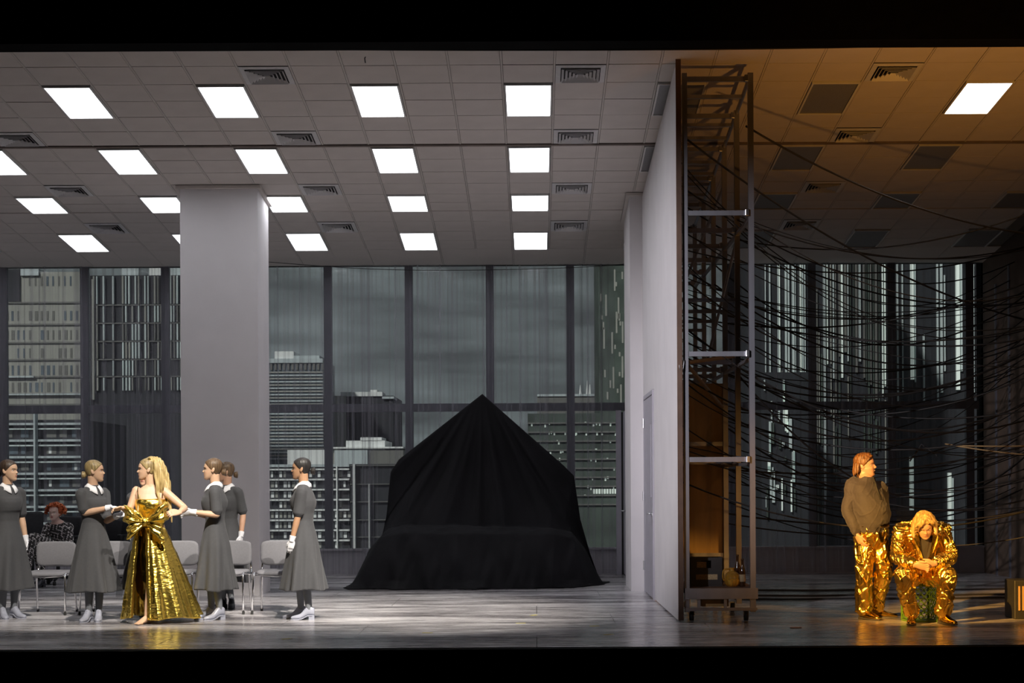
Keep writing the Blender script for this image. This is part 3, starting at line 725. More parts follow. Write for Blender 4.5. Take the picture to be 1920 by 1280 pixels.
# ================================================================== office swivel chairs at the back
M['officeblk'] = mat('office_black_fabric', (0.022, 0.022, 0.026), .8, var=.2, vscale=30)
def office_chair(x, y, rz, label, backh=1.0):
    e = empty('office_chair', (x, y, 0), rz); tag(e, label, 'chair')
    MB().bevbox(-.24, .24, -.24, .24, .43, .51, .035).build('seat', M['officeblk'], e, True)
    MB().bevbox(-.23, .23, .22, .29, .60, backh, .03).build('backrest', M['officeblk'], e, True)
    MB().tube([V(0, .1, .44), V(0, .27, .46), V(0, .30, .7)], .022, 8).build('back_bar', M['blackplastic'], e, True)
    MB().cyl((0, 0, .1), (0, 0, .44), .028, n=12).build('gas_lift', M['blackplastic'], e, True)
    for k in range(5):
        a = 2 * PI * k / 5 + .3; d_ = V(math.cos(a), math.sin(a), 0)
        MB().tube([V(0, 0, .12), d_ * .30 + V(0, 0, .075)], [.03, .018], 8).build('base_spoke', M['blackplastic'], e, True)
        c_ = d_ * .30; MB().cyl(c_ + V(-d_.y, d_.x, 0) * .02 + V(0, 0, .03), c_ - V(-d_.y, d_.x, 0) * .02 + V(0, 0, .03), .03, n=12).build('caster', M['rubber'], e, True)
    for s in (-1, 1):
        MB().tube([V(s * .24, .08, .46), V(s * .30, .06, .50), V(s * .30, .04, .68)], .014, 8).build('arm_post', M['blackplastic'], e, True)
        MB().bevbox(s * .30 - .035, s * .30 + .035, -.12, .14, .68, .71, .012).build('arm_pad', M['blackplastic'], e, True)
    return e
office_chair(P(108, 900, 23.9).x, 23.9, -.5, 'black swivel office chair under the red-haired woman', .98)
office_chair(P(60, 900, 24.4).x, 24.4, .55, 'black swivel office chair turned away left of the red-haired woman', 1.04)
office_chair(P(197, 900, 24.3).x, 24.3, -.3, 'black swivel office chair standing empty behind the reaching servant', .93)

# ================================================================== scaffold tower behind the partition
sx0, sx1 = 1.515, 2.215
e = empty('scaffold_tower', (sx0, 16.95, 0)); tag(e, 'tall aluminium scaffold tower on castors along the back of the partition', 'scaffold')
O = e.location
def sb(nm, x0, x1, y0, y1, z0, z1, m='alu'): return MB().box(x0 - O.x, x1 - O.x, y0 - O.y, y1 - O.y, z0, z1).build(nm, M[m], e)
SY = [16.93, 18.1, 19.3, 20.5, 21.7, 22.9]
STOP = 5.62
def stop(y): return min(STOP, zc(y) - .12)
for k, y in enumerate(SY):
    t = stop(y)
    sb('post', sx1 - .028, sx1 + .028, y - .028, y + .028, .10, t)
    sb('post', sx0, sx0 + .05, y - .028, y + .028, .10, t)
    for z in ((t - .06), 4.18, 2.74, 1.66):
        sb('rung', sx0 + .05, sx1 - .028, y - .02, y + .02, z - .025, z + .025)
        MB().bevbox(-.02, .02, -.03, .03, -.035, .035, .006, M=Matrix.Translation(V(sx1 - .045, y - .03, z) - O)).build('coupler', M['steel'], e)
    if 0 < k < 5: sb('rung', sx0 + .05, sx1 - .028, y - .02, y + .02, 3.4, 3.44)
for z in (4.18, 2.74, 1.66):
    sb('side_rail', sx1 - .018, sx1 + .018, SY[0], SY[-1], z - .06, z - .028)
mb = MB(); mb.tube([V(sx1, y, stop(y) - .03) - O for y in SY], .022, 8); mb.build('top_rail', M['alu'], e)
y = 17.5
while y < 22.6:
    if min(abs(y - q) for q in SY) > .15:
        z = stop(y) - .05; sb('top_rung', sx0 + .05, sx1 - .02, y - .025, y + .025, z - .018, z + .018)
    y += .47
# braces
M['brace'] = mat('brace_tube', (.45, .32, .18), .4, .7, var=.15)
MB().tube([V(sx0 + .06, 17.0, 2.66) - O, V(sx1 - .05, 18.05, 2.80) - O], .02, 8).build('brace', M['brace'], e)
MB().tube([V(sx0 + .06, 17.0, 2.62) - O, V(sx1 - .05, 19.2, 2.30) - O], .02, 8).build('brace', M['brace'], e)
MB().tube([V(sx1, 18.1, 4.1) - O, V(sx1 - .1, 20.4, 2.9) - O, ], .018, 8).build('brace', M['alu'], e)
MB().tube([V(sx1, 19.3, 4.9) - O, V(sx0 + .1, 21.6, 3.2) - O, ], .018, 8).build('brace', M['alu'], e)
MB().tube([V(sx1 - .05, 18.05, 1.7) - O, V(sx1, 17.0, 1.66) - O], .018, 8).build('brace', M['alu'], e)
# deck trolley
sb('deck', sx0, sx1 + .04, 16.90, 18.3, .29, .34, 'edgewood')
sb('deck_rail', sx0, sx1 + .045, 16.87, 16.90, .235, .345); sb('lower_rail', sx0, sx1 + .04, 16.88, 16.91, .115, .145)
for x in (sx0 + .13, sx1 - .30): sb('trolley_strut', x, x + .03, 16.90, 16.93, .145, .235)
sb('ballast_box', sx0 + .18, sx0 + .46, 17.0, 17.25, .15, .23, 'ply')
for x in (sx0 + .08, sx1 - .06):
    for yy in (17.02, 18.2):
        MB().cyl(V(x - .02, yy, .055) - O, V(x + .02, yy, .055) - O, .052, n=16).build('caster', M['rubber'], e, True)
        sb('caster_fork', x - .028, x + .028, yy - .02, yy + .02, .06, .115, 'steel')
# plywood board standing inside the tower
b = MB().box(-.265, .265, -.009, .009, 0, 2.0).build('plywood_board', M['ply']); b.location = (1.98, 19.34, .58); tag(b, 'tall brown plywood board fixed inside the scaffold tower', 'board')
MB().box(-.27, .27, -.03, -.01, -.04, .02).build('support_rail', M['alu'], b); MB().box(-.27, .27, -.03, -.01, 1.27, 1.32).build('support_rail', M['alu'], b)
MB().box(-.22, -.18, -.012, .012, -.575, -.04).build('support_leg', M['alu'], b); MB().box(.18, .22, -.012, .012, -.575, -.04).build('support_leg', M['alu'], b)
# beer crate, glass jug, bottles on the deck
M['paper'] = mat('worn_paper_label', (.30, .22, .12), .8, var=.4, vscale=40, stretch=(2, 1, 8))
c = empty('bottle_crate', (1.775, 17.28, .341)); tag(c, 'black plastic bottle crate with a worn strip label on the scaffold deck', 'crate')
MB().box(-.165, .165, -.005, .22, 0, .02).build('base', M['blackplastic'], c)
fr = MB(); fr.box(-.165, .165, -.01, .01, .02, .19); fr.box(-.165, -.05, -.01, .01, .19, .27); fr.box(.05, .165, -.01, .01, .19, .27); fr.box(-.165, .165, -.01, .01, .27, .30)
fr.build('front_panel', M['blackplastic'], c); MB().box(-.165, .165, .20, .22, .02, .30).build('rear_panel', M['blackplastic'], c)
for s in (-1, 1): MB().box(s * .165 - .01, s * .165 + .01, .01, .20, .02, .30).build('side_panel', M['blackplastic'], c)
MB().box(-.11, .115, -.0125, -.0105, .07, .125).build('strip_label', M['paper'], c)
MB().box(-.10, -.0, -.014, -.0105, .195, .255).build('hand_grip', M['paper'], c)
M['jug'] = mat('amber_glass', (.75, .42, .06), .06, .0, var=.1); M['jug'].node_tree.nodes['Principled BSDF'].inputs['Transmission Weight'].default_value = .75
M['bottleg'] = mat('brown_bottle', (.035, .015, .006), .1, var=.1)
j = MB().lathe([(.0, 0), (.055, .0), (.078, .03), (.086, .07), (.080, .11), (.055, .145), (.028, .16), (.024, .18), (.03, .185), (.03, .195), (0, .195)], 24).build('glass_jug', M['jug'], None, True)
j.location = (2.04, 17.24, .341); tag(j, 'round amber glass jug glinting on the scaffold deck', 'jug')
MB().tube(catmull([V(-.03, 0, .18), V(-.09, -.02, .17), V(-.10, -.02, .10), V(-.085, -.01, .06)], 6), .008, 8).build('handle', M['jug'], j, True)
for i, (x, y, h, lab) in enumerate(((2.145, 17.22, 1.0, 'brown glass bottle standing nearest the outer scaffold post'), (2.115, 17.40, 1.12, 'taller brown glass bottle just behind the amber jug'))):
    bo = MB().lathe([(0, 0), (.031, 0), (.033, .01), (.033, .15 * h), (.028, .18 * h), (.014, .22 * h), (.0125, .27 * h), (.015, .272 * h), (.015, .29 * h), (0, .29 * h)], 18).build('bottle', M['bottleg'], None, True)
    MB().lathe([(.0335, .05), (.0338, .055), (.0338, .12), (.0335, .125)], 18).build('bottle_label', M['paper'], bo, True)
    bo.location = (x, y, .341); tag(bo, lab, 'bottle')
# small items on the tower: a hanging safety wire
tag(MB().tube(catmull([V(1.50, 16.90, 2.73), V(1.465, 16.85, 2.62), V(1.50, 16.86, 2.55), V(1.52, 16.88, 2.68)], 6), .004, 6).build('safety_wire', M['steel'], None, True), 'thin pale wire loop hanging on the partition edge', 'wire')

# ================================================================== cables slung across the dark room
rk = random.Random(21)
ncab = 0
def cable(p0, p1, sag, r, label, grp, m='cable', skew=.5):
    pts = []
    n = 22
    for i in range(n + 1):
        t = i / n; p = p0.lerp(p1, t); p.z -= sag * (4 * t * (1 - t)); pts.append(p)
    o = MB().tube(pts, r, 5).build('hanging_cable', M[m], None, True)
    if m == 'rope': o.name = 'hanging_rope'
    tag(o, label, 'rope' if m == 'rope' else 'cable', grp)
for i in range(66):
    t = i / 65
    y0 = rk.uniform(17.2, 22.3)
    pz = rk.choice((0, 1)) * rk.uniform(-.15, .15)
    z0 = 4.95 - 3.7 * t + rk.uniform(-.25, .25)
    p0 = V(rk.choice((sx0 + .03, sx0 + .06, sx1)), y0, max(.9, z0 + pz))
    p0.z = min(p0.z, stop(y0) - .1)
    y1 = rk.uniform(18.5, 24.5)
    z1 = min(zc(y1) - .4, max(1.15, p0.z + rk.uniform(-1.3, .7) + (0 if t < .4 else .25)))
    sag = rk.uniform(.35, 1.05) * (1.0 if p0.z > 2 else .7)
    low = min(p0.z, z1) - sag
    if low < .55: sag = max(.15, min(p0.z, z1) - .55)
    thick = rk.choice((.006, .007, .009, .011))
    cable(p0, V(XR - .01, y1, z1), sag, thick, ('%s black cable hung %s with %s sag, %s scaffold post to %s wall end' % ('thick' if thick > .0085 else 'thin', 'high' if t < .22 else 'above middle' if t < .45 else 'mid height' if t < .7 else 'low', 'deep' if sag > .65 else 'slight', 'outer' if p0.x > 2 else 'inner', 'near' if y1 < 21.5 else 'far')), 'black cables slung across the dark room')
cable(V(sx1, 17.3, 5.15), V(XR - .01, 19.5, 4.28), .35, .012, 'topmost black cable sweeping from the scaffold top under the amber ceiling', None)
cable(V(sx0 + .05, 16.98, 4.95), V(XR - .01, 21.5, 3.4), .35, .012, 'second highest black cable crossing the amber ceiling', None)
cable(V(5.1, 20.2, 1.86), V(XR - .01, 18.2, 1.92), .05, .009, 'upper of two pale ropes near the right edge', None, 'rope')
cable(V(5.0, 20.2, 1.88), V(XR - .01, 18.4, 1.70), .08, .009, 'lower of two pale ropes near the right edge', None, 'rope')
# bent stick hanging in the cables
p1, p2, p3 = P(1706, 868, 20.0), P(1729, 836, 20.0), P(1757, 858, 19.7)
o = MB().tube([p1, p2, p3], [.010, .012, .008], 6).build('bent_stick', M['blackplastic'], None, True); tag(o, 'dark bent stick caught among the cables above the seated man', 'stick')
# loose cables along the floor in the dark room
for k, (y, dz, lab) in enumerate(((21.6, .012, 'rearmost'), (20.6, .012, 'middle'), (20.0, .012, 'foremost'))):
    pts = [V(2.4 + .35 * q, y + .06 * math.sin(q * 1.3 + k), dz) for q in range(14)]
    tag(MB().tube(catmull(pts, 3), .012, 6).build('floor_cable', M['cable'], None, True), 'black cable lying across the dark room floor, %s of three' % lab, 'cable')
# wires across the front of the ceiling
tag(MB().tube(catmull([V(-5.2, 16.28, 5.77), V(-3.0, 16.28, 5.72), V(0, 16.28, 5.69), V(3, 16.28, 5.70), V(5.6, 16.28, 5.77)], 5), .009, 6).build('border_cable', M['cable'], None, True), 'thin black cable strung below the border along the front ceiling edge', 'cable')
tag(MB().tube(catmull([V(-4.6, YB - .42, zc(YB - .42) + .01), V(-2.5, YB - .42, 4.72), V(-.5, YB - .42, 4.70), V(1.2, YB - .42, 4.76), V(1.9, YB - .42, zc(YB - .42) + .01)], 5), .005, 6).build('curtain_wire', M['cable'], None, True), 'thin wire strung in front of the curtains under the ceiling', 'wire')

# ================================================================== green crate, right hand case, litter
M['crategreen'] = mat('crate_green', (.085, .19, .014), .35, var=.1)
M['crateblack'] = mat('crate_dark', (.02, .02, .018), .5, var=.2)
cx, cy = P(1729, 900, 16.72).x, 16.86
c = empty('green_crate', (cx, cy, 0), .10); tag(c, 'green plastic crate with looped lattice sides under the seated man', 'crate')
w, h, dp = .145, .385, .14
def lattice(nm, Mt, wd, m):
    mb = MB(); t = .006
    for z in (0.0, h - .02): mb.box(-wd, wd, -t, t, z, z + .02, M=Mt)
    for x in (-wd, wd - .016): mb.box(x, x + .016, -t, t, .02, h - .02, M=Mt)
    nx = 4; cs = 2 * (wd - .016) / nx; nzz = 5; hs = (h - .04) / nzz
    for a in range(nx):
        for b in range(nzz):
            c0 = V(-wd + .016 + cs * (a + .5), 0, .02 + hs * (b + .5)); r = min(cs, hs) * .40
            oc = [c0 + V(r * math.cos(PI / 8 + q * PI / 4), 0, r * math.sin(PI / 8 + q * PI / 4)) for q in range(9)]
            mb.tube([Mt @ q for q in oc], .0045, 5)
            mb.box(c0.x + r * .9, c0.x + cs - r * .9, -.004, .004, c0.z - .004, c0.z + .004, M=Mt) if a < nx - 1 else None
            if b < nzz - 1: mb.box(c0.x - .004, c0.x + .004, -.004, .004, c0.z + r * .9, c0.z + hs - r * .9, M=Mt)
    return mb.build(nm, m, c)
lattice('front_lattice', Matrix.Translation((0, -dp, 0)), w, M['crategreen']); lattice('rear_lattice', Matrix.Translation((0, dp, 0)), w, M['crategreen'])
lattice('side_lattice', Matrix.Translation((w, 0, 0)) @ Matrix.Rotation(PI / 2, 4, 'Z'), dp, M['crategreen']); lattice('side_lattice', Matrix.Translation((-w, 0, 0)) @ Matrix.Rotation(PI / 2, 4, 'Z'), dp, M['crategreen'])
MB().box(-w + .008, w - .008, -dp + .008, dp - .008, 0, .015).build('crate_base', M['crategreen'], c); MB().box(-w, w, -dp, dp, h, h + .012).build('crate_lid', M['crategreen'], c)
for s in (-1, 1): MB().box(s * w - .01, s * w + .01, -dp - .01, -dp + .01, 0, h).build('corner_post', M['crateblack'], c)
q = P(1912, 1165, 17.0)
c = empty('dark_case', (q.x + .12, 17.05, 0)); tag(c, 'dark wooden case with pale slats at the far right edge', 'case')
MB().bevbox(-.17, .4, -.01, .35, 0, .40, .01).build('body', M['crateblack'], c)
for x in (-.13, -.09): MB().box(x, x + .018, -.022, -.011, .09, .34).build('slat', M['ply'], c)
tag(MB().box(-.06, .05, -.03, .03, 0, .006).build('paper_scrap', mat('paper', (.55, .42, .38), .8, var=.1)), 'small crumpled pink paper scrap on the right floor', 'paper').location = (P(1493, 1180, 16.1).x, 16.15, .002)
M['tape'] = mat('yellow_tape', (.45, .38, .06), .7, var=.2)
for i, (px, py, l) in enumerate(((800, 1185, 'left of the drape centre'), (975, 1168, 'below the drape'), (1113, 1174, 'near the partition'), (1140, 1190, 'closest to the partition'), (536, 1195, 'in front of the last servant'), (1000, 1153, 'at a board seam in mid stage'))):
    Y = 4433 / (py - 905); o = MB().box(-.05, .05, -.02, .02, 0, .0015).build('floor_tape', M['tape']); o.location = ((px - VX) / FPX * Y, Y, .001); o.rotation_euler = (0, 0, .2 * i)
    tag(o, 'small yellow tape mark on the floor %s' % l, 'tape', 'yellow tape marks')
# ================================================================== people
def skinmat(n, c, r=.5): 
    m = mat(n, c, r, var=.05, vscale=14, spec=.4)
    b = m.node_tree.nodes['Principled BSDF']; b.inputs['Subsurface Weight'].default_value = .08; b.inputs['Subsurface Radius'].default_value = (.02, .008, .005)
    return m
M['skin1'] = skinmat('skin_fair', (.52, .33, .22)); M['skin2'] = skinmat('skin_tan', (.40, .225, .13)); M['skin3'] = skinmat('skin_ruddy', (.52, .30, .20)); M['skin4'] = skinmat('skin_pale', (.66, .45, .38))
M['eyew'] = mat('eye_white', (.75, .72, .70), .25, var=.02); M['eyed'] = mat('eye_iris', (.03, .02, .015), .15, var=.2); M['lash'] = mat('lash_brow', (.05, .03, .02), .7, var=.2)
M['lip'] = mat('lips_rose', (.42, .13, .11), .4, var=.1); M['lipr'] = mat('lips_red', (.38, .04, .05), .35, var=.1); M['mouth'] = mat('mouth_dark', (.05, .012, .010), .5, var=.2); M['teeth'] = mat('teeth', (.7, .66, .58), .3, var=.02)
def hairmat(n, c1, c2, st=(60, 60, 6), r=.5): return mat(n, c1, r, col2=c2, vscale=1.0, stretch=st, bump=.35, bscale=1.0, bstretch=st)
M['hair_dark'] = hairmat('hair_dark_brown', (.018, .010, .007), (.06, .035, .02)); M['hair_black'] = hairmat('hair_black', (.008, .007, .007), (.025, .02, .018)); M['hair_mid'] = hairmat('hair_mid_brown', (.05, .028, .014), (.15, .09, .045))
M['hair_dkblond'] = hairmat('hair_dark_blond', (.09, .06, .025), (.34, .25, .11)); M['hair_blond'] = hairmat('hair_blond', (.22, .145, .05), (.54, .40, .17)); M['hair_red'] = hairmat('hair_red', (.22, .035, .008), (.62, .13, .02), (50, 50, 50), .5); M['hair_man'] = hairmat('hair_auburn', (.045, .018, .006), (.20, .09, .028)); M['hair_straw'] = hairmat('hair_straw', (.20, .12, .04), (.60, .41, .17))
M['maid'] = mat('servant_grey_wool', (.048, .0485, .053), .85, var=.05, vscale=40, bump=.05, bscale=150, sheen=.05); M['collar'] = mat('white_cotton', (.70, .70, .73), .8, var=.02); M['glove'] = mat('white_glove', (.68, .68, .72), .75, var=.03, bump=.1, bscale=80)
M['stocking'] = mat('grey_stocking', (.12, .128, .145), .75, var=.05); M['shoe'] = mat('pale_blue_grey_leather', (.30, .31, .375), .35, var=.05); M['sole'] = mat('shoe_sole', (.06, .055, .05), .6, var=.1); M['darkshoe'] = mat('dark_shoe', (.03, .03, .04), .4, var=.1)
def goldmat(n, c, r, bump, bs, st=(1, 1, 1)):
    return mat(n, c, r, 1.0, var=.06, vscale=5, bump=bump, bscale=bs, bstretch=st)
M['gold'] = goldmat('gold_lame', (.92, .66, .13), .26, .35, 16, (1, 1, 2.6)); M['golddk'] = goldmat('bronze_satin', (.17, .105, .025), .22, .3, 12); M['goldsuit'] = goldmat('gold_suit_cloth', (.95, .66, .15), .25, .3, 11); M['goldshoe'] = goldmat('gold_leather', (.80, .50, .09), .15, .1, 20)
M['sweater'] = mat('dark_brown_knit', (.040, .035, .040), .8, var=.08, vscale=50, sheen=.1); M['shirt'] = mat('black_shirt', (.02, .016, .014), .7, var=.1)
def tweed():
    m = mat('black_white_check', (.5, .5, .5), .85, var=.02); N, L = m.node_tree.nodes, m.node_tree.links; b = N['Principled BSDF']
    tc = N.new('ShaderNodeTexCoord'); ck = N.new('ShaderNodeTexChecker'); ck.inputs['Scale'].default_value = 52; mp = N.new('ShaderNodeMapping'); mp.inputs['Rotation'].default_value = (.3, .5, .4)
    ck.inputs['Color1'].default_value = (.62, .58, .57, 1); ck.inputs['Color2'].default_value = (.012, .011, .012, 1)
    L.new(tc.outputs['Object'], mp.inputs[0]); L.new(mp.outputs[0], ck.inputs[0])
    ck2 = N.new('ShaderNodeTexChecker'); ck2.inputs['Scale'].default_value = 26; ck2.inputs['Color1'].default_value = (1, 1, 1, 1); ck2.inputs['Color2'].default_value = (.10, .09, .09, 1); L.new(mp.outputs[0], ck2.inputs[0])
    mx = N.new('ShaderNodeMix'); mx.data_type = 'RGBA'; mx.blend_type = 'MULTIPLY'; mx.inputs[0].default_value = 1; L.new(ck.outputs[0], mx.inputs[6]); L.new(ck2.outputs[0], mx.inputs[7]); L.new(mx.outputs[2], b.inputs['Base Color']); return m
M['tweed'] = tweed()
def tulle():
    m = bpy.data.materials.new('black_tulle'); m.use_nodes = True; N, L = m.node_tree.nodes, m.node_tree.links; N.clear()
    o = N.new('ShaderNodeOutputMaterial'); t = N.new('ShaderNodeBsdfTransparent'); d = N.new('ShaderNodeBsdfDiffuse'); d.inputs[0].default_value = (.012, .012, .014, 1); mx = N.new('ShaderNodeMixShader'); mx.inputs[0].default_value = .45
    L.new(t.outputs[0], mx.inputs[1]); L.new(d.outputs[0], mx.inputs[2]); L.new(mx.outputs[0], o.inputs[0]); return m
M['tulle'] = tulle()

def fdir(a): a = math.radians(a); return V(math.cos(a), math.sin(a), 0)
HT = [(-.004, .050, .070, .014), (.004, .030, .082, .026), (.015, .005, .089, .036), (.030, -.025, .0905, .0465), (.050, -.055, .0905, .0555), (.070, -.073, .0905, .062), (.090, -.084, .0895, .0665), (.110, -.092, .0885, .0700), (.130, -.097, .0915, .0725), (.150, -.099, .0900, .0735), (.170, -.097, .0820, .0715), (.190, -.089, .0670, .0640), (.206, -.074, .0450, .0500), (.218, -.050, .0200, .0310), (.2245, -.025, -.006, .0100)]
def head_front(x, z):
    b, f, w = lerp_table(HT, z); c = (f + b) / 2
    return c + (f - b) / 2 * math.sqrt(max(0, 1 - (x / w) ** 2))
def head_matrix(chin_z, base, yaw, pitch=0, roll=0, scale=1.0):
    """head frame: x = the person's right, y = face direction, origin below the chin on the ear axis"""
    f = fdir(yaw); r = V(f.y, -f.x, 0)
    R = Matrix((( r.x, f.x, 0), (r.y, f.y, 0), (0, 0, 1))).to_4x4()
    piv = Matrix.Translation((0, -.02, .05))
    return Matrix.Translation(V(base[0], base[1], chin_z)) @ R @ piv @ Matrix.Rotation(math.radians(pitch), 4, 'X') @ Matrix.Rotation(math.radians(roll), 4, 'Y') @ piv.inverted() @ Matrix.Scale(scale, 4)
def add_head(mb, HM, male=False):
    n = 44; rings = []
    nz_ = 40
    for i in range(nz_ + 1):
        z = -.004 + (.2285) * i / nz_; b, f, w = lerp_table(HT, z); c = (f + b) / 2; hd = (f - b) / 2
        if male and z < .08: w *= 1.10
        ring = []
        for k in range(n):
            a = 2 * PI * k / n; x = w * math.cos(a); y = c + hd * math.sin(a)
            if math.sin(a) > .2:
                ax = abs(x)
                y -= .0115 * math.exp(-((ax - .031) / .015) ** 2 - ((z - .109) / .0115) ** 2)
                y += .004 * math.exp(-((ax - .044) / .014) ** 2 - ((z - .082) / .014) ** 2)
                y += .004 * math.exp(-((ax - .028) / .02) ** 2 - ((z - .129) / .007) ** 2)
                y -= .004 * math.exp(-(ax / .03) ** 2 - ((z - .034) / .007) ** 2)
            ring.append(HM @ V(x, y, z))
        rings.append(ring)
    mb.loft(rings)
    rr = []
    for (z, t, w) in ((.124, .084, .007), (.112, .0915, .0078), (.100, .1005, .0095), (.090, .1085, .0125), (.084, .1100, .0150), (.078, .1040, .0155), (.074, .0930, .0110)):
        if male: w *= 1.2; t += .003
        rr.append([HM @ V(w * math.cos(2 * PI * k / 12), .074 + (t - .074) * math.sin(2 * PI * k / 12) if math.sin(2 * PI * k / 12) > 0 else .074 + .014 * math.sin(2 * PI * k / 12), z) for k in range(12)])
    mb.loft(rr)
    H3 = HM.to_3x3()
    mb.ell(HM @ V(0, .077, .016), (.019, .0145, .013), H3)
    for z, h, w in ((.0575, .0045, .021), (.0500, .0055, .019)): mb.ell(HM @ V(0, .0825, z), (w, .0105, h), H3)
    for s in (-1, 1):
        mb.ell(HM @ V(s * .0735, -.012, .104), (.008, .019, .031), H3 @ Matrix.Rotation(.25, 3, 'X') @ Matrix.Rotation(s * .35, 3, 'Z'))
def hair_cap(hm, HM, off=.007, front=0.0, low=.03):
    lim = [(.0, -.050), (.06, -.040), (.085, -.022), (.105, .004), (.125, .026), (.145, .044), (.165, .062), (.18, .078), (.19, .2)]
    rings = []; n = 44
    for i in range(36):
        z = low + (.2245 - low) * i / 35; b, f, w = lerp_table(HT, z); c = (f + b) / 2; hd = (f - b) / 2 + off; w += off
        yl = lerp_table(lim, z - front)[0]; zz = z + off * max(0, (z - .15) / .0745)
        ring = []
        for k in range(n):
            a = 2 * PI * k / n; y = c + hd * math.sin(a); x = w * math.cos(a)
            if y > yl:
                y = yl; x *= .985
            ring.append(HM @ V(x, y, zz))
        rings.append(ring)
    hm.loft(rings)
def face_parts(HM, e, lip='lip', brow='lash', openmouth=False, lidsdown=False):
    H3 = HM.to_3x3()
    for s in (-1, 1):
        c = V(s * .031, head_front(.031, .109) - .0165, .109)
        m = MB(); m.ell(HM @ c, (.0135, .010, .0062 if not lidsdown else .003), H3); ey = put(m.build('eye', M['eyew'], None, True), e)
        m = MB(); m.ell(HM @ (c + V(0, .0055, 0)), (.0058, .0056, .0058 if not lidsdown else .003), H3); o = m.build('iris', M['eyed'], ey, True); 
        m = MB(); m.tube([HM @ V(s * (.031 + q), head_front(.031 + q, .115) - .0105, .1155 - 8 * q * q) for q in (-.014, -.007, 0, .007, .015)], [.0012, .002, .0022, .002, .0012], 6); put(m.build('eyelash', M['lash'], None, True), e)
        m = MB(); m.tube([HM @ V(s * q, head_front(q, .128) + .0015, .1265 + .004 * math.sin((q - .012) * 60)) for q in (.013, .022, .031, .040, .050)], [.0018, .003, .003, .0026, .0012], 6); put(m.build('eyebrow', M[brow], None, True), e)
    m = MB()
    if openmouth:
        m.ell(HM @ V(0, .083, .046), (.018, .0125, .013), H3); put(m.build('open_mouth', M['mouth'], None, True), e)
        m = MB(); m.ell(HM @ V(0, .089, .055), (.013, .008, .0035), H3); put(m.build('teeth', M['teeth'], None, True), e)
    else:
        m.ell(HM @ V(0, .0845, .0570), (.021, .0105, .0038), H3); m.ell(HM @ V(0, .0845, .0505), (.0185, .0105, .0048), H3); put(m.build('lips', M[lip], None, True), e)
def put(o, e):
    o.parent = e; o.location = -e.location; return o
def torso(mb, spine, r, n=28, pw=2.3):
    """spine: list of (center, half width, half depth); r: unit right axis"""
    rings = []
    for i, (c, hw, hd) in enumerate(spine):
        t = (Vector(spine[min(i + 1, len(spine) - 1)][0]) - Vector(spine[max(i - 1, 0)][0])).normalized()
        f = t.cross(r).normalized() * -1
        ring = []
        for k in range(n):
            a = 2 * PI * k / n; ca, sa = math.cos(a), math.sin(a)
            ring.append(Vector(c) + r * math.copysign(abs(ca) ** (2 / pw), ca) * hw + f * math.copysign(abs(sa) ** (2 / pw), sa) * hd)
        rings.append(ring)
    mb.loft(rings)
def limb(mb, pts, rad, sub=5, n=14, flat=1.0):
    v = [Vector((*p, 0)) if False else Vector(p) for p in pts]
    cp = catmull(v, sub); rr = []
    for i in range(len(cp)):
        t = i / (len(cp) - 1) * (len(rad) - 1); k = min(int(t), len(rad) - 2); rr.append(rad[k] + (rad[k + 1] - rad[k]) * (t - k))
    mb.tube(cp, rr, n, flat=flat, roundend=True)
def arm(mb, sh, el, wr, k=1.0):
    sh, el, wr = Vector(sh), Vector(el), Vector(wr)
    limb(mb, [sh, sh.lerp(el, .5), el], [.050 * k, .044 * k, .037 * k], 4); limb(mb, [el, el.lerp(wr, .35), wr], [.037 * k, .038 * k, .0245 * k], 4)
def leg(mb, hip, kn, an, k=1.0):
    hip, kn, an = Vector(hip), Vector(kn), Vector(an)
    limb(mb, [hip, hip.lerp(kn, .5), kn], [.088 * k, .072 * k, .052 * k], 4); limb(mb, [kn, kn.lerp(an, .35), an], [.052 * k, .053 * k, .034 * k], 4)
def hand(mb, wr, d, pn, thumb, size=1.0, curl=.25, splay=.10, thick=1.0):
    """wr wrist, d direction of the fingers, pn palm normal (the way the fingers curl), thumb: direction of the thumb side"""
    d = Vector(d).normalized(); th = Vector(thumb); th = (th - d * th.dot(d)).normalized(); pn = Vector(pn); pn = (pn - d * pn.dot(d) - th * pn.dot(th)).normalized()
    wr = Vector(wr); s = size
    rings = []
    for t, w, h in ((-.02, .026, .022), (.0, .028, .021), (.03, .037, .018), (.065, .042, .016), (.088, .040, .0135), (.096, .034, .009)):
        ring = []
        for k in range(16):
            a = 2 * PI * k / 16; ca, sa = math.cos(a), math.sin(a)
            ring.append(wr + d * t * s + th * math.copysign(abs(ca) ** .8, ca) * w * s + pn * math.copysign(abs(sa) ** .8, sa) * h * s * thick + pn * .35 * curl * max(0, t) * s)
        rings.append(ring)
    mb.loft(rings)
    kn = wr + d * .086 * s + pn * .35 * curl * .086 * s
    for q, (o, L) in enumerate(((.031, .070), (.0105, .080), (-.0105, .074), (-.031, .058))):
        p = kn + th * o * s; dd = (d + th * splay * (1.5 - q) * .8).normalized(); pts = [p - dd * .02 * s, p]; a = 0
        for seg, f in enumerate((.45, .32, .23)):
            a += curl * (1.0 + .25 * seg); v = dd * math.cos(a) + pn * math.sin(a); p = p + v * L * f * s; pts.append(p)
        mb.tube(pts, [.0095 * s * thick, .0095 * s * thick, .009 * s * thick, .0083 * s * thick, .0068 * s * thick], 8, roundend=True)
    b = wr + d * .022 * s + th * .026 * s; v = (d * .75 + th * .62 + pn * .35).normalized(); v2 = (d * .95 + th * .2 + pn * .45).normalized()
    mb.tube([b - v * .012 * s, b + v * .032 * s, b + v * .032 * s + v2 * .030 * s, b + v * .032 * s + v2 * .052 * s], [.013 * s, .0125 * s, .0105 * s, .008 * s], 8, roundend=True)
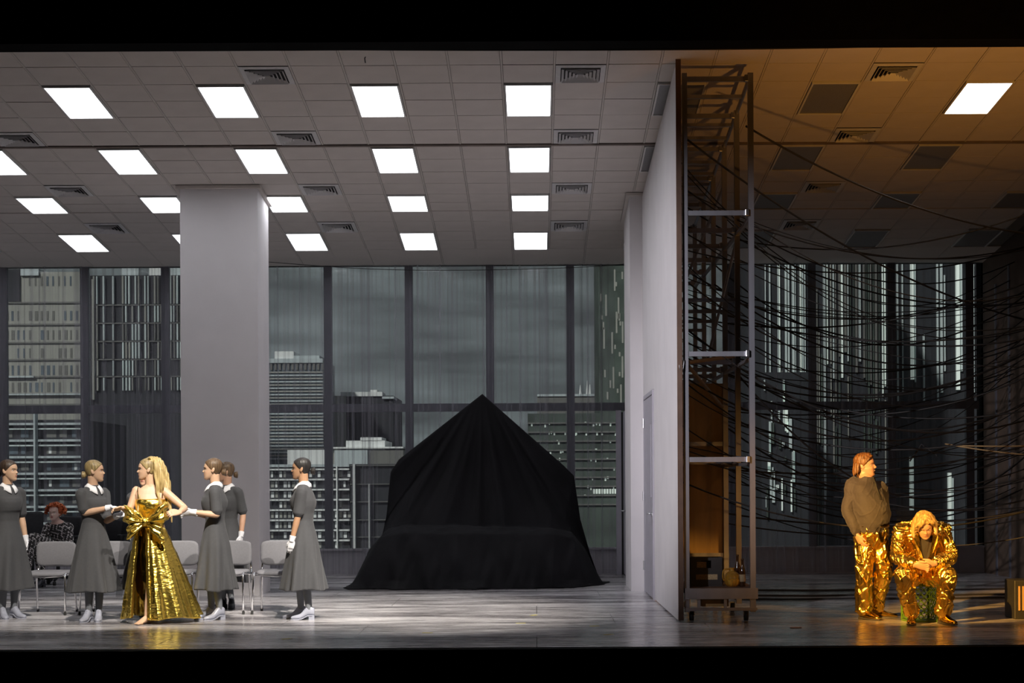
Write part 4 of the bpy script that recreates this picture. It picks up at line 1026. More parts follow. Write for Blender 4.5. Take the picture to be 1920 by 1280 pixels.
def shoe(an, ang, e, mleather, heel=.04, L=.245, nm='shoe', lift=0.0, pitch=0, laces=True, wk=1.0):
    f = fdir(ang); r = V(f.y, -f.x, 0); base = V(an[0], an[1], lift) - f * L * .22
    RM = Matrix(((r.x, f.x, 0), (r.y, f.y, 0), (0, 0, 1))).to_4x4(); T = Matrix.Translation(base) @ RM @ Matrix.Rotation(math.radians(pitch), 4, 'X')
    tab = [(0, .020, .086), (.06, .030, .098), (.2, .033, .108), (.34, .033, .104), (.48, .036, .082), (.62, .040, .062), (.8, .039, .050), (.93, .028, .042), (1.0, .012, .032)]
    def hz(t): return heel * max(0, min(1, (.58 - t) / .3)) if heel > .03 else heel * (1 if t < .3 else .3)
    m = MB(); rings = []
    for t, w, top in [(q, *lerp_table(tab, q)) for q in (0, .03, .08, .16, .26, .36, .48, .6, .72, .84, .93, .98, 1.0)]:
        z0 = hz(t) + .008; z1 = top + hz(t) * .9; ring = []; w *= wk
        for k in range(16):
            a = 2 * PI * k / 16; ca, sa = math.cos(a), math.sin(a)
            ring.append(T @ V(math.copysign(abs(ca) ** .7, ca) * w * (1 if sa < 0.2 else .85), t * L, (z0 + z1) / 2 + math.copysign(abs(sa) ** .75, sa) * (z1 - z0) / 2))
        rings.append(ring)
    m.loft(rings); so_ = put(m.build(nm, mleather, None, True), e)
    m = MB(); rings = []
    for t, w, top in [(q, *lerp_table(tab, q)) for q in (0, .1, .3, .5, .7, .9, 1.0)]:
        z0 = hz(t); w = w * 1.05 * wk; rings.append([T @ V(-w, t * L * 1.01, z0), T @ V(w, t * L * 1.01, z0), T @ V(w, t * L * 1.01, z0 + .011), T @ V(-w, t * L * 1.01, z0 + .011)])
    m.loft(rings); m.box(-.027 * wk, .027 * wk, -.0, L * .24, 0, heel + .006, M=T); m.build('sole', M['sole'] if heel < .03 else mleather, so_)
    if laces:
        m = MB()
        for q in (.36, .42, .48): 
            z = lerp_table(tab, q)[1] + hz(q) * .9; m.tube([T @ V(-.022, q * L, z - .008), T @ V(0, q * L, z + .004), T @ V(.022, q * L, z - .008)], .0025, 5)
        m.build('laces', mleather, so_)
    return so_
def foot(mb, an, ang, L=.235):
    f = fdir(ang); r = V(f.y, -f.x, 0); b = V(an[0], an[1], 0) - f * .05
    rings = []
    for t, w, top in ((0, .022, .05), (.08, .030, .075), (.25, .032, .09), (.45, .035, .07), (.65, .041, .045), (.8, .040, .030), (.86, .036, .024)):
        rings.append([b + f * t * L + r * math.cos(2 * PI * k / 14) * w + V(0, 0, top / 2 + .004 + math.sin(2 * PI * k / 14) * top / 2) for k in range(14)])
    mb.loft(rings)
    for q, (o, l) in enumerate(((-.030, .22), (-.012, .205), (.003, .19), (.017, .175), (.029, .155))):
        p = b + f * .76 * L + r * o; mb.tube([p + V(0, 0, .014), p + f * l * .33 + V(0, 0, .012)], [.012 if q == 0 else .009, .010 if q == 0 else .0075], 8, roundend=True)
def collar_mesh(c, yaw, e, r0=.062, drop=.052, mt='collar'):
    f = fdir(yaw); r = V(f.y, -f.x, 0); m = MB(); rows_ = [[], [], [], []]; n = 48
    for i in range(n + 1):
        a = math.radians(-90 + 12) + (2 * PI - math.radians(24)) * i / n      # start beside the front opening
        dirv = r * math.cos(a + PI) + f * -math.sin(a + PI) * -1
        dirv = r * math.sin(2 * PI * i / n * .94 + PI * .06) + f * math.cos(2 * PI * i / n * .94 + PI * .06)
        fr = max(0, dirv.dot(f)); pt = drop + .030 * max(0, (fr - .72) / .28)
        rows_[0].append(Vector(c) + dirv * (r0 - .012) + V(0, 0, .012 - .034 * fr)); rows_[1].append(Vector(c) + dirv * (r0 - .004) + V(0, 0, .020 - .032 * fr))
        rows_[2].append(Vector(c) + dirv * (r0 + .020) + V(0, 0, -.006 - .034 * fr)); rows_[3].append(Vector(c) + dirv * (r0 + .028 + .020 * fr) + V(0, 0, .010 - pt - .022 * fr))
    m.loft(rows_, cap=False, closed=False); o = m.build('collar', M[mt], None, True)
    s = o.modifiers.new('t', 'SOLIDIFY'); s.thickness = .006; s.offset = 1
    return put(o, e)
def fold(a, k, ph, z): return math.sin(a * k + ph + .7 * math.sin(z * 3 + ph))

def maid(name_label, base, H, body, head, arms, feet, skin, hair, shoe_m='shoe', pitch=0, bun=(-.118, .078), seed=0, roll=0):
    """base (x, y); body/head yaw in degrees; arms: list of (shoulder side, elbow, wrist, hand dir, palm normal, thumb) in world space"""
    k = H / 1.70; bx, by = base; e = empty('person', (bx, by, 0)); tag(e, name_label, 'person', 'women servants in grey dresses')
    f = fdir(body); r = V(f.y, -f.x, 0); C = V(bx, by, 0)
    mb = MB(); HM = head_matrix(1.482 * k, (bx + f.x * .012 + fdir(head).x * .012, by + f.y * .012 + fdir(head).y * .012), head, pitch, roll, k)
    add_head(mb, HM)
    limb(mb, [C + V(0, 0, 1.40 * k) - f * .008, C + V(0, 0, 1.46 * k) + f * .0, HM @ V(0, -.02, .055)], [.060, .052, .054], 3)
    torso(mb, [(C + V(0, 0, z * k), w * k, d * k) for z, w, d in ((.82, .13, .09), (.92, .15, .10), (1.05, .11, .08), (1.22, .13, .10), (1.34, .145, .08), (1.40, .10, .06), (1.43, .055, .05))], r)
    dm = MB(); rings = []; n = 72; rr_ = random.Random(seed); ph = rr_.uniform(0, 6)
    tab = [(.315, .285, .225), (.45, .262, .205), (.62, .228, .18), (.78, .195, .158), (.90, .162, .132), (.98, .138, .112), (1.05, .124, .100), (1.12, .130, .106), (1.20, .150, .130), (1.25, .158, .136), (1.31, .158, .116), (1.36, .158, .094), (1.395, .135, .078), (1.42, .100, .068), (1.438, .072, .062), (1.445, .058, .055)]
    for i in range(61):
        z = .315 + 1.13 * i / 60; w, d = lerp_table(tab, z); ring = []; a_ = max(0, (1.0 - z) / .7)
        for q in range(n):
            a = 2 * PI * q / n; ca, sa = math.cos(a), math.sin(a)
            m_ = 1 + a_ * (.13 * fold(a, 6, ph, z) + .085 * fold(a, 11, ph * 2, z))
            off = .012 * sa if 1.15 < z < 1.30 and sa > 0 else 0
            ring.append(C + (r * ca * w * m_ + f * (sa * d * m_ + off)) * k + V(0, 0, (z + (.012 * math.sin(3 * a + ph) if i == 0 else 0)) * k))
        rings.append(ring)
    dm.loft(rings)
    for s, el, wr, hd, pn, th, curl in arms:
        sh = C + r * s * .150 * k + V(0, 0, 1.355 * k); el = Vector(el); wr = Vector(wr)
        arm(mb, sh, el, wr, .92)
        limb(dm, [C + r * s * .10 * k + V(0, 0, 1.355 * k), sh + r * s * .004, sh.lerp(el, .45), sh.lerp(el, .86)], [.052, .058, .059, .060], 4)
        g = MB(); hand(g, wr, hd, pn, th, .98, curl, .06, 1.12); dv = (el - wr).normalized(); g.tube([wr - dv * .02, wr + dv * .012, wr + dv * .045], [.029, .032, .036], 14)
        put(g.fused('glove', M['glove'], None, .004, 1), e)
    for s, (ax, ay, ang) in zip((-1, 1), feet):
        an = V(ax, ay, .10 * k); leg(mb, C + r * s * .075 + V(0, 0, .88 * k), (C + r * s * .07 + V(0, 0, .48 * k)).lerp(V(ax, ay, .48 * k), .5) + f * .02, an, .92)
        shoe((ax, ay), ang, e, M[shoe_m])
    bo = mb.fused('body', [M[skin], M['stocking']], None, .0052, 2)
    for p in bo.data.polygons:
        if p.center.z < .7 * k and math.hypot(p.center.x - bx, p.center.y - by) < .30: p.material_index = 1
    put(bo, e)
    put(dm.fused('dress', M['maid'], None, .0085, 2), e)
    collar_mesh(C + V(0, 0, 1.436 * k) + f * .006, body, e)
    H3 = HM.to_3x3(); hm = MB(); hair_cap(hm, HM)
    put(hm.fused('hair', M[hair], None, .004, 2), e)
    bn = MB(); bn.ell(HM @ V(0, bun[0], bun[1]), (.036, .028, .036), H3, 16, 10); bn.tube(catmull([HM @ V(.03 * math.cos(q * .9), bun[0] - .014, bun[1] + .03 * math.sin(q * .9)) for q in range(9)], 3), .011, 8)
    put(bn.fused('hair_bun', M[hair], None, .004, 1), e)
    face_parts(HM, e)
    return e
def hang(bx, by, body, s, k=1.0, out=.03, fwd=.0, Y=None):
    f = fdir(body); r = V(f.y, -f.x, 0); C = V(bx, by, 0)
    el = C + r * s * (.185 + out) * k + f * (fwd - .02) + V(0, 0, 1.085 * k); wr = C + r * s * (.195 + out) * k + f * (fwd + .04) + V(0, 0, .845 * k)
    return (s, el, wr, V(0, 0, -1) + f * .12, r * -s + f * -.2, f, .30)

def PX_(px, Y): return (px - VX) / FPX * Y
# far left servant
Y = 17.85; bx = PX_(14, Y)
maid('woman servant in grey dress and white gloves at the far left edge', (bx, Y), 1.70, -40, -15, [hang(bx, Y, -40, 1), hang(bx, Y, -40, -1, out=.0)], [(PX_(24, Y), Y + .02, -35), (PX_(8, Y), Y - .08, -60)], 'skin1', 'hair_dark', seed=1)
# servant reaching right, holding the gold woman's hand
Y = 17.4; bx = PX_(174, Y)
maid('woman servant with dark blond bun reaching right to hold the gold woman\'s hand', (bx, Y), 1.685, -38, 8, [
    (1, P(158, 957, Y - .12), P(206, 947, Y - .16), V(1, -.05, .05), V(0, -.1, -1), V(-.1, -1, .2), .35),
    (-1, P(199, 972, Y + .02), P(221, 962, Y - .10), V(.8, -.5, .3), V(.2, -.3, -1), V(0, .6, .6), .45)],
    [(PX_(185, Y), Y - .02, -80), (PX_(168, Y), Y - .06, -100)], 'skin1', 'hair_dkblond', seed=2, bun=(-.108, .070))
# servant holding the gold woman's other arm
Y = 17.6; bx = PX_(403, Y)
maid('woman servant with brown bun facing left, holding the gold woman\'s forearm', (bx, Y), 1.70, 190, 185, [
    (-1, P(407, 962, Y - .18), P(360, 956, Y - .22), V(-1, -.02, .05), V(0, .2, -1), V(0, -.5, .8), .5),
    (1, P(398, 965, Y + .15), P(362, 958, Y + .02), V(-1, -.2, .05), V(0, .2, -1), V(0, -.6, .5), .4)],
    [(PX_(393, Y), Y + .06, 215), (PX_(414, Y), Y - .10, 222)], 'skin1', 'hair_mid', seed=3)
# servant in shade behind her
Y = 19.1; bx = PX_(426, Y)
maid('woman servant standing in shade behind the brown-bun servant, face hidden', (bx, Y), 1.68, -115, 190, [hang(bx, Y, -115, -1, out=.0, fwd=-.03), hang(bx, Y, -115, 1, out=.0)], [(PX_(416, Y), Y, -120), (PX_(433, Y), Y, -80)], 'skin3', 'hair_mid', 'darkshoe', seed=4)
# last servant, in profile
Y = 17.5; bx = PX_(569, Y)
maid('woman servant with black bun standing in left profile beside the last chair', (bx, Y), 1.70, 180, 180, [hang(bx, Y, 180, -1, out=-.03, fwd=.06), hang(bx, Y, 180, 1, out=-.03)], [(PX_(561, Y), Y + .08, 186), (PX_(580, Y), Y - .06, 186)], 'skin2', 'hair_black', seed=5, bun=(-.125, .085))
# servant hidden behind the gold woman
Y = 18.05; bx = PX_(273, Y)
maid('woman servant mostly hidden behind the gold-dressed woman, white collar showing', (bx, Y), 1.63, -70, -100, [hang(bx, Y, -70, -1, out=-.06, fwd=-.10), hang(bx, Y, -70, 1, out=-.06, fwd=-.10)], [(PX_(268, Y), Y, -80), (PX_(281, Y), Y, -100)], 'skin3', 'hair_dark', 'darkshoe', seed=6)
# ================================================================== woman in the gold dress
Y = 17.25; bx = PX_(283, Y); e = empty('person', (bx, Y, 0)); tag(e, 'woman with long blond hair in a strapless gold gown with a huge bow', 'person')
body_a = -78; f = fdir(body_a); r = V(f.y, -f.x, 0); C = V(bx, Y, 0); k = 1.0
HM = head_matrix(1.482, (PX_(277, Y), Y - .01), 192, 0, 0, 1.0)
mb = MB(); add_head(mb, HM)
limb(mb, [C + V(0, 0, 1.38), C + V(-.005, 0, 1.44), HM @ V(0, -.02, .055)], [.064, .053, .054], 3)
torso(mb, [(C + V(0, 0, z), w, d) for z, w, d in ((.82, .15, .10), (.92, .165, .11), (1.05, .12, .09), (1.20, .145, .12), (1.27, .155, .115), (1.33, .165, .085), (1.375, .145, .07), (1.41, .09, .055), (1.43, .058, .05))], r)
shL, shR = P(256, 914, Y), P(306, 915, Y)
arm(mb, shL, P(241, 956, Y - .06), P(229, 948, Y - .27), .92); hand(mb, P(229, 948, Y - .27), V(-.75, -.5, .0), V(-.1, .2, -1), V(0, -.8, .4), .92, .45, .1)
arm(mb, shR, P(346, 949, Y - .06), P(336, 957, Y - .27), .95); hand(mb, P(336, 957, Y - .27), V(-.55, -.6, .05), V(-.2, .3, -1), V(-.2, .5, .6), .92, .5, .1)
leg(mb, C + V(.07, 0, .88), P(284, 1080, Y - .18), V(PX_(283, Y), Y - .20, .085), .9); leg(mb, C + V(-.07, 0, .88), C + V(-.06, .02, .48), C + V(-.06, .08, .085), .9)
foot(mb, (PX_(283, Y), Y - .20), -112); foot(mb, (bx - .06, Y + .08), -90)
put(mb.fused('body', M['skin1'], None, .0048, 2), e)
face_parts(HM, e)
# bodice
dm = MB(); torso(dm, [(C + V(0, 0, z), w, d) for z, w, d in ((.90, .165, .125), (.97, .135, .108), (1.03, .130, .102), (1.10, .142, .115), (1.18, .160, .140), (1.235, .168, .142), (1.275, .166, .130), (1.285, .150, .118))], r)
gd = lambda co: .006 * mnoise.noise(V(co.x * 7, co.y * 7, co.z * 16)) + .003 * mnoise.noise(co * 30)
put(dm.fused('bodice', M['gold'], None, .007, 2, gd), e)
for px in (259, 304): put(MB().tube([P(px, 930, Y - .12), P(px + (2 if px > 280 else -1), 912, Y - .075), P(px + 1, 906, Y + .02), P(px, 925, Y + .10)], .004, 6).build('shoulder_strap', M['golddk'], None, True), e)
# under dress, dark bronze
um = MB(); rings = []
for i in range(41):
    z = .24 + .76 * i / 40; w, d = lerp_table([(.24, .12, .12), (.45, .145, .15), (.7, .17, .15), (.9, .165, .125), (1.0, .135, .11)], z)
    cc = C + V(-.02 * (1 - z), -.05 * max(0, 1 - z), 0)
    rings.append([cc + r * math.cos(2 * PI * q / 48) * w * (1 + .06 * fold(2 * PI * q / 48, 6, 1, z)) + f * math.sin(2 * PI * q / 48) * d * (1 + .08 * fold(2 * PI * q / 48, 5, 2, z)) + V(0, 0, z + (1 - z) * .13 * math.cos(2 * PI * q / 48 + .6)) for q in range(48)])
um.loft(rings); put(um.fused('under_dress', M['golddk'], None, .008, 2, lambda co: .010 * mnoise.noise(V(co.x * 9 + co.z * 5, co.y * 9, co.z * 7))), e)
# over skirt, open at the front
sk = []; nA, nZ = 260, 46; HC = C + V(PX_(300, Y) - bx, .06, 0)
a0, a1 = math.radians(-118), math.radians(-118 + 360 - 30)      # opening in front, a little to the left
for j in range(nZ + 1):
    t = j / nZ; z = .985 - .955 * t; row = []
    cc = C.lerp(HC, t)
    for i in range(nA + 1):
        u = i / nA; a = a1 - 2 * PI + math.radians(0) + (a0 + 2 * PI - (a1 - 2 * PI)) * 0
        a = math.radians(-97) + math.radians(334) * u
        a -= math.radians(3)
        w = .140 + .255 * t ** .85; d = .115 + .22 * t ** .85
        s1 = abs(math.sin(a * 5.0 + .8 + .25 * math.sin(t * 2))); s2 = math.sin(a * 13 + 1.7 + .5 * t); s3 = abs(math.sin(a * 8.5 + 2.1))
        m_ = 1 + (.05 + .16 * t) * (.62 - s1 * .75) * .85 + .022 * t * s2 + .05 * t * (.5 - s3)
        zz = z + (.012 * math.sin(a * 5) + .02) * (t ** 4) - .0
        row.append(V(cc.x + math.cos(a) * w * m_, cc.y + math.sin(a) * d * m_ - .02, max(.012, zz)))
    sk.append(row)
for row in sk:
    for p in row:
        nn = .005 * mnoise.noise(V(p.x * 22, p.y * 22, p.z * 9)) + .004 * mnoise.noise(V(p.x * 10, p.y * 10, p.z * 40)); p.x += nn; p.y += nn
ob = MB().loft(sk, cap=False, closed=False).build('over_skirt', M['gold'], None, True); s_ = ob.modifiers.new('t', 'SOLIDIFY'); s_.thickness = .005
put(ob, e)
# folded border strips along the opening
for col in (0, nA):
    bd = []
    for j in range(nZ + 1):
        p = sk[j][col]; sd = -1 if col == 0 else 1
        bd.append([p + V(0, -.012, 0), p + V(-sd * .03, -.022, 0), p + V(-sd * .055, -.008, 0), p + V(-sd * .03, .004, 0)])
    put(MB().loft(bd).build('skirt_border', M['gold'], None, True), e)
# the bow
bw = MB(); K = P(273, 974, Y - .20)
def loopb(mb, pts, wid, th):
    rings = []
    for (p, w, t) in pts: rings.append([Vector(p) + V(0, t * math.cos(2 * PI * q / 20) * .9, w * math.sin(2 * PI * q / 20)) for q in range(20)])
    mb.loft(rings)
loopb(bw, [(P(273, 974, Y - .20), .022, .025), (P(263, 970, Y - .23), .055, .045), (P(249, 964, Y - .25), .095, .06), (P(238, 960, Y - .24), .105, .05), (P(232, 958, Y - .22), .08, .02)], 0, 0)
loopb(bw, [(P(273, 974, Y - .20), .022, .025), (P(285, 968, Y - .24), .06, .05), (P(298, 960, Y - .26), .105, .065), (P(309, 955, Y - .25), .125, .055), (P(314, 952, Y - .22), .10, .02)], 0, 0)
loopb(bw, [(P(275, 977, Y - .20), .02, .02), (P(288, 985, Y - .24), .05, .03), (P(301, 996, Y - .25), .065, .03), (P(308, 1003, Y - .24), .05, .015)], 0, 0)
loopb(bw, [(P(271, 977, Y - .20), .02, .02), (P(257, 984, Y - .24), .05, .03), (P(243, 992, Y - .25), .07, .03), (P(237, 998, Y - .24), .05, .015)], 0, 0)
bw.ell(K + V(0, -.03, 0), (.032, .035, .045))
def bowd(co):
    d_ = co - K; a = math.atan2(d_.z, d_.x); return .012 * math.sin(a * 13 + 1.5 * mnoise.noise(co * 9)) * min(1, d_.length / .1) + .006 * mnoise.noise(co * 26)
put(bw.fused('bow', M['gold'], None, .006, 2, bowd), e)
# hair: half up, long blond lengths
hm = MB(); H3 = HM.to_3x3(); hair_cap(hm, HM)
hm.ell(HM @ V(0, -.04, .205), (.045, .055, .045), H3)
put(hm.fused('hair', M['hair_dkblond'], None, .005, 3), e)
lm = MB()
def lock(pts, rad, fl=.6): lm.tube(catmull([Vector(p) for p in pts], 5), [rad[0] + (rad[-1] - rad[0]) * i / ((len(pts) - 1) * 5) + (rad[1] - (rad[0] + rad[-1]) / 2) * math.sin(PI * i / ((len(pts) - 1) * 5)) for i in range((len(pts) - 1) * 5 + 1)], 10, flat=fl, roundend=True)
Yh = Y
lock([P(286, 858, Yh), P(297, 862, Yh + .03), P(307, 885, Yh + .06), P(313, 910, Yh + .08), P(314, 935, Yh + .10)], (.04, .060, .03), .8)
lock([P(284, 856, Yh - .02), P(294, 868, Yh - .05), P(300, 892, Yh - .05), P(304, 915, Yh - .02), P(310, 940, Yh + .04)], (.03, .045, .02), .8)
lock([P(290, 880, Yh - .06), P(295, 900, Yh - .07), P(296, 920, Yh - .08), P(302, 945, Yh - .1), P(310, 968, Yh - .08)], (.03, .028, .008))
lock([P(300, 885, Yh + .02), P(312, 908, Yh + .02), P(316, 925, Yh + .02), P(320, 955, Yh + .0), P(322, 975, Yh - .02)], (.03, .04, .008))
lock([P(291, 870, Yh + .05), P(286, 895, Yh + .08), P(270, 908, Yh + .04), P(262, 925, Yh - .08), P(259, 955, Yh - .12), P(262, 985, Yh - .13)], (.03, .022, .006))
lock([P(292, 865, Yh + .06), P(305, 890, Yh + .10), P(310, 920, Yh + .12), P(306, 950, Yh + .12)], (.04, .06, .03))
put(lm.fused('hair_lengths', M['hair_blond'], None, .0055, 2, lambda co: .0045 * math.sin(co.x * 190 + co.y * 120 + 3 * mnoise.noise(co * 6))), e)
sc = MB(); sp = P(281, 857, Yh - .04); sc.tube([sp + V(.022 * math.cos(q * .7), .018 * math.sin(q * .7), .006 * math.sin(q * 2.1)) for q in range(10)], .010, 8)
put(sc.fused('hair_tie', M['gold'], None, .004, 1), e)
# black tulle train hanging at her left side
tl = []
for j in range(25):
    t = j / 24; row = []
    for i in range(13):
        u = i / 12; px = 240 + (222 - 240) * t + (u - .5) * (14 + 6 * math.sin(t * 3)); py = 950 + 165 * t
        p = P(px, py, Y + .16); p.y += .03 * math.sin(u * 9 + t * 2); row.append(p)
    tl.append(row)
put(MB().loft(tl, cap=False, closed=False).build('tulle_train', M['tulle'], None, True), e)

# ================================================================== crinkle displacement for gold suits
def crinkle(amp, sc=9, ox=0):
    def d(co):
        w = mnoise.noise(co * 3.1 + V(ox, 0, 0)) * .10
        a = mnoise.noise(V((co.x + co.z * .45 + w) * sc, co.y * sc + ox, (co.z - co.x * .3) * sc * .42)); b = mnoise.noise(V((co.x - co.z * .6) * sc * 1.7, co.y * sc * 1.7 + ox, (co.z + w) * sc * .9))
        return amp * (math.exp(-(a / .09) ** 2) * 1.0 + math.exp(-(b / .08) ** 2) * .7 - .5)
    return d
# ================================================================== standing man
Y = 17.15; bx = PX_(1628, Y); e = empty('person', (bx, Y, 0)); tag(e, 'standing man in dark zip sweater and gold trousers, mouth open, looking right', 'person')
body_a = -52; f = fdir(body_a); r = V(f.y, -f.x, 0); C = V(bx, Y, 0)
HM = head_matrix(1.475, (PX_(1622, Y), Y - .02), -22, 3, 0, 1.07)
mb = MB(); add_head(mb, HM, True); limb(mb, [C + V(-.02, 0, 1.38), C + V(-.02, 0, 1.46), HM @ V(0, -.02, .05)], [.085, .072, .07], 3)
SPM = [(C + V(PX_(1634, Y) - bx, 0, .78), .15, .12), (C + V(.03, -.01, .90), .165, .14), (C + V(.02, -.02, 1.0), .175, .165), (C + V(.015, -.02, 1.10), .182, .172), (C + V(.0, -.01, 1.22), .185, .155), (C + V(-.01, 0, 1.33), .19, .125), (C + V(-.015, 0, 1.39), .165, .095), (C + V(-.015, 0, 1.43), .10, .08), (C + V(-.015, 0, 1.46), .078, .075)]
torso(mb, [(c, w * .88, d * .88) for c, w, d in SPM], r)
shA, elA, wrA = P(1600, 912, Y + .02), P(1589, 960, Y - .04), P(1606, 1005, Y - .12)
shB, elB, wrB = C + r * -.19 + V(0, 0, 1.345), C + r * -.27 + V(.0, .05, 1.08), C + r * -.2 + f * .02 + V(0, 0, .84)
for s_, el_, wr_2 in ((shA, elA, wrA), (shB, elB, wrB)): arm(mb, s_, el_, wr_2, 1.12)
hand(mb, wrA, V(.35, -.25, -1), V(.7, .5, -.1), V(.4, -1, .1), 1.08, .35, .1); hand(mb, wrB, V(0, 0, -1), r, f, 1.08, .4, .1)
hipA, hipB = V(PX_(1621, Y), Y - .03, .90), V(PX_(1645, Y), Y + .03, .90)
knA, knB = V(PX_(1616, Y), Y - .07, .50), V(PX_(1655, Y), Y - .02, .50)
anA, anB = V(PX_(1619, Y), Y - .02, .10), V(PX_(1646, Y), Y + .16, .11)
leg(mb, hipA, knA, anA, 1.05); leg(mb, hipB, knB, anB, 1.05)
put(mb.fused('body', M['skin3'], None, .0052, 2), e)
face_parts(HM, e, openmouth=True, brow='hair_man')
sw = MB(); torso(sw, SPM[1:], r)
for s_, el_, wr_2 in ((shA, elA, wrA), (shB, elB, wrB)): limb(sw, [s_.lerp(SPM[5][0], .3), s_, s_.lerp(el_, .5), el_, el_.lerp(wr_2, .5), el_.lerp(wr_2, .93)], [.085, .085, .072, .064, .056, .044], 5)
sw.tube([C + V(-.015, 0, 1.42), C + V(-.015, 0, 1.475)], [.09, .084], 18)
put(sw.fused('sweater', M['sweater'], None, .0075, 2, crinkle(.0065, 6)), e)
put(MB().tube([C + f * (.085) + V(-.015, 0, 1.47), C + f * .125 + V(-.01, 0, 1.36), C + f * .165 + V(0, 0, 1.24)], .006, 6).build('zip', M['rubber'], None, True), e)
tr = MB(); torso(tr, [(C + V(PX_(1634, Y) - bx, -.0, z), w, d) for z, w, d in ((.74, .13, .12), (.82, .175, .15), (.92, .178, .152), (.98, .172, .150), (1.0, .168, .148))], r)
limb(tr, [hipA - V(0, 0, .06), hipA.lerp(knA, .5), knA, knA.lerp(anA, .4), knA.lerp(anA, .75), anA + V(0, 0, -.005)], [.115, .105, .088, .086, .085, .092], 6); limb(tr, [hipB - V(0, 0, .06), hipB.lerp(knB, .5), knB, knB.lerp(anB, .4), knB.lerp(anB, .75), anB + V(0, 0, .0)], [.115, .108, .090, .086, .085, .092], 6)
put(tr.fused('trousers', M['goldsuit'], None, .0065, 2, crinkle(.0145, 9)), e)
bl = MB(); torso(bl, [(C + V(PX_(1634, Y) - bx, 0, z), w, d) for z, w, d in ((.955, .184, .162), (.965, .187, .165), (.99, .187, .165), (1.0, .184, .162))], r); put(bl.build('belt', M['goldshoe'], None, True), e)
shoe((anA.x, anA.y), -58, e, M['goldshoe'], .018, .29, wk=1.15); shoe((anB.x, anB.y), -12, e, M['goldshoe'], .018, .29, wk=1.15)
hm = MB(); H3 = HM.to_3x3(); hair_cap(hm, HM, .010); hm.ell(HM @ V(0, -.06, .08), (.070, .055, .085), H3); hm.ell(HM @ V(0, .01, .205), (.06, .06, .03), H3)
for q in range(9):
    a = -1.3 + q * .325
    for zz, ln in ((.15, .10),):
        hm.tube([HM @ V(.07 * math.sin(a), -.035 - .06 * math.cos(a), .13), HM @ V(.083 * math.sin(a), -.035 - .07 * math.cos(a), .07), HM @ V(.088 * math.sin(a + .1), -.04 - .075 * math.cos(a), .015 + .01 * (q % 3))], [.022, .020, .007], 8, roundend=True)
for s in (-1, 1): hm.tube([HM @ V(s * .03, .07, .20), HM @ V(s * .062, .055, .175), HM @ V(s * .075, .02, .13)], [.012, .014, .010], 8, roundend=True)
put(hm.fused('hair', M['hair_man'], None, .005, 2, lambda co: .007 * mnoise.noise(V(co.x * 55, co.y * 55, co.z * 14))), e)

# ================================================================== seated man
Y = 16.62; bx = PX_(1730, Y); e = empty('person', (bx, Y + .2, 0)); tag(e, 'man with straw-blond hair in a gold suit sitting bowed on the green crate', 'person')
f = V(0, -1, 0); r = V(-1, 0, 0)
mb = MB(); HM = head_matrix(.895, (PX_(1727, Y), Y - .15), -96, -36, 6, 1.06)
add_head(mb, HM, True)
SP = [(V(bx, Y + .20, .43), .19, .13), (V(bx, Y + .22, .52), .185, .14), (V(bx, Y + .20, .64), .175, .14), (V(bx, Y + .14, .76), .185, .14), (V(bx, Y + .07, .88), .20, .125), (V(bx, Y + .02, .96), .185, .10), (V(bx, Y - .03, .985), .12, .085), (V(bx, Y - .06, 1.0), .075, .072)]
torso(mb, [(c, w * .85, d * .85) for c, w, d in SP], r)
limb(mb, [V(bx, Y - .03, .96), HM @ V(0, -.03, .045)], [.075, .07], 3)
shA, elA, wrA = V(PX_(1692, Y), Y + .05, .92), P(1682, 1046, Y - .04), P(1716, 1062, Y - .27)
shB, elB, wrB = V(PX_(1768, Y), Y + .05, .92), P(1781, 1046, Y - .04), P(1751, 1060, Y - .27)
for a_ in ((shA, elA, wrA), (shB, elB, wrB)): arm(mb, *a_, 1.1)
hand(mb, wrA, V(1, -.25, -.10), V(.0, .4, -1), V(.1, -.6, 1), 1.08, .55, .06); hand(mb, wrB, V(-1, -.1, -.25), V(0, .6, -.8), V(-.1, -.6, 1), 1.08, .5, .06)
knA, anA = P(1692, 1082, Y - .24), V(PX_(1704, Y), Y - .10, .10); knB, anB = P(1775, 1082, Y - .24), V(PX_(1763, Y), Y - .10, .10)
hA, hB = V(bx - .09, Y + .16, .46), V(bx + .09, Y + .16, .46)
leg(mb, hA, knA, anA, 1.0); leg(mb, hB, knB, anB, 1.0)
put(mb.fused('body', M['skin3'], None, .0052, 2), e)
face_parts(HM, e, lidsdown=True, brow='hair_man')
jk = MB(); torso(jk, [(c, w * 1.08, d * 1.1) for c, w, d in SP[:-1]], r)
for s_, el_, w_ in ((shA, elA, wrA), (shB, elB, wrB)): limb(jk, [s_.lerp(SP[5][0], .35), s_, s_.lerp(el_, .5), el_, el_.lerp(w_, .5), el_.lerp(w_, .85)], [.09, .085, .076, .072, .066, .060], 5)
for s, s_ in ((-1, shA), (1, shB)): jk.ell(s_ + V(s * .015, 0, .035), (.075, .075, .045))
put(jk.fused('jacket', M['goldsuit'], None, .0065, 2, crinkle(.0145, 10, 3)), e)
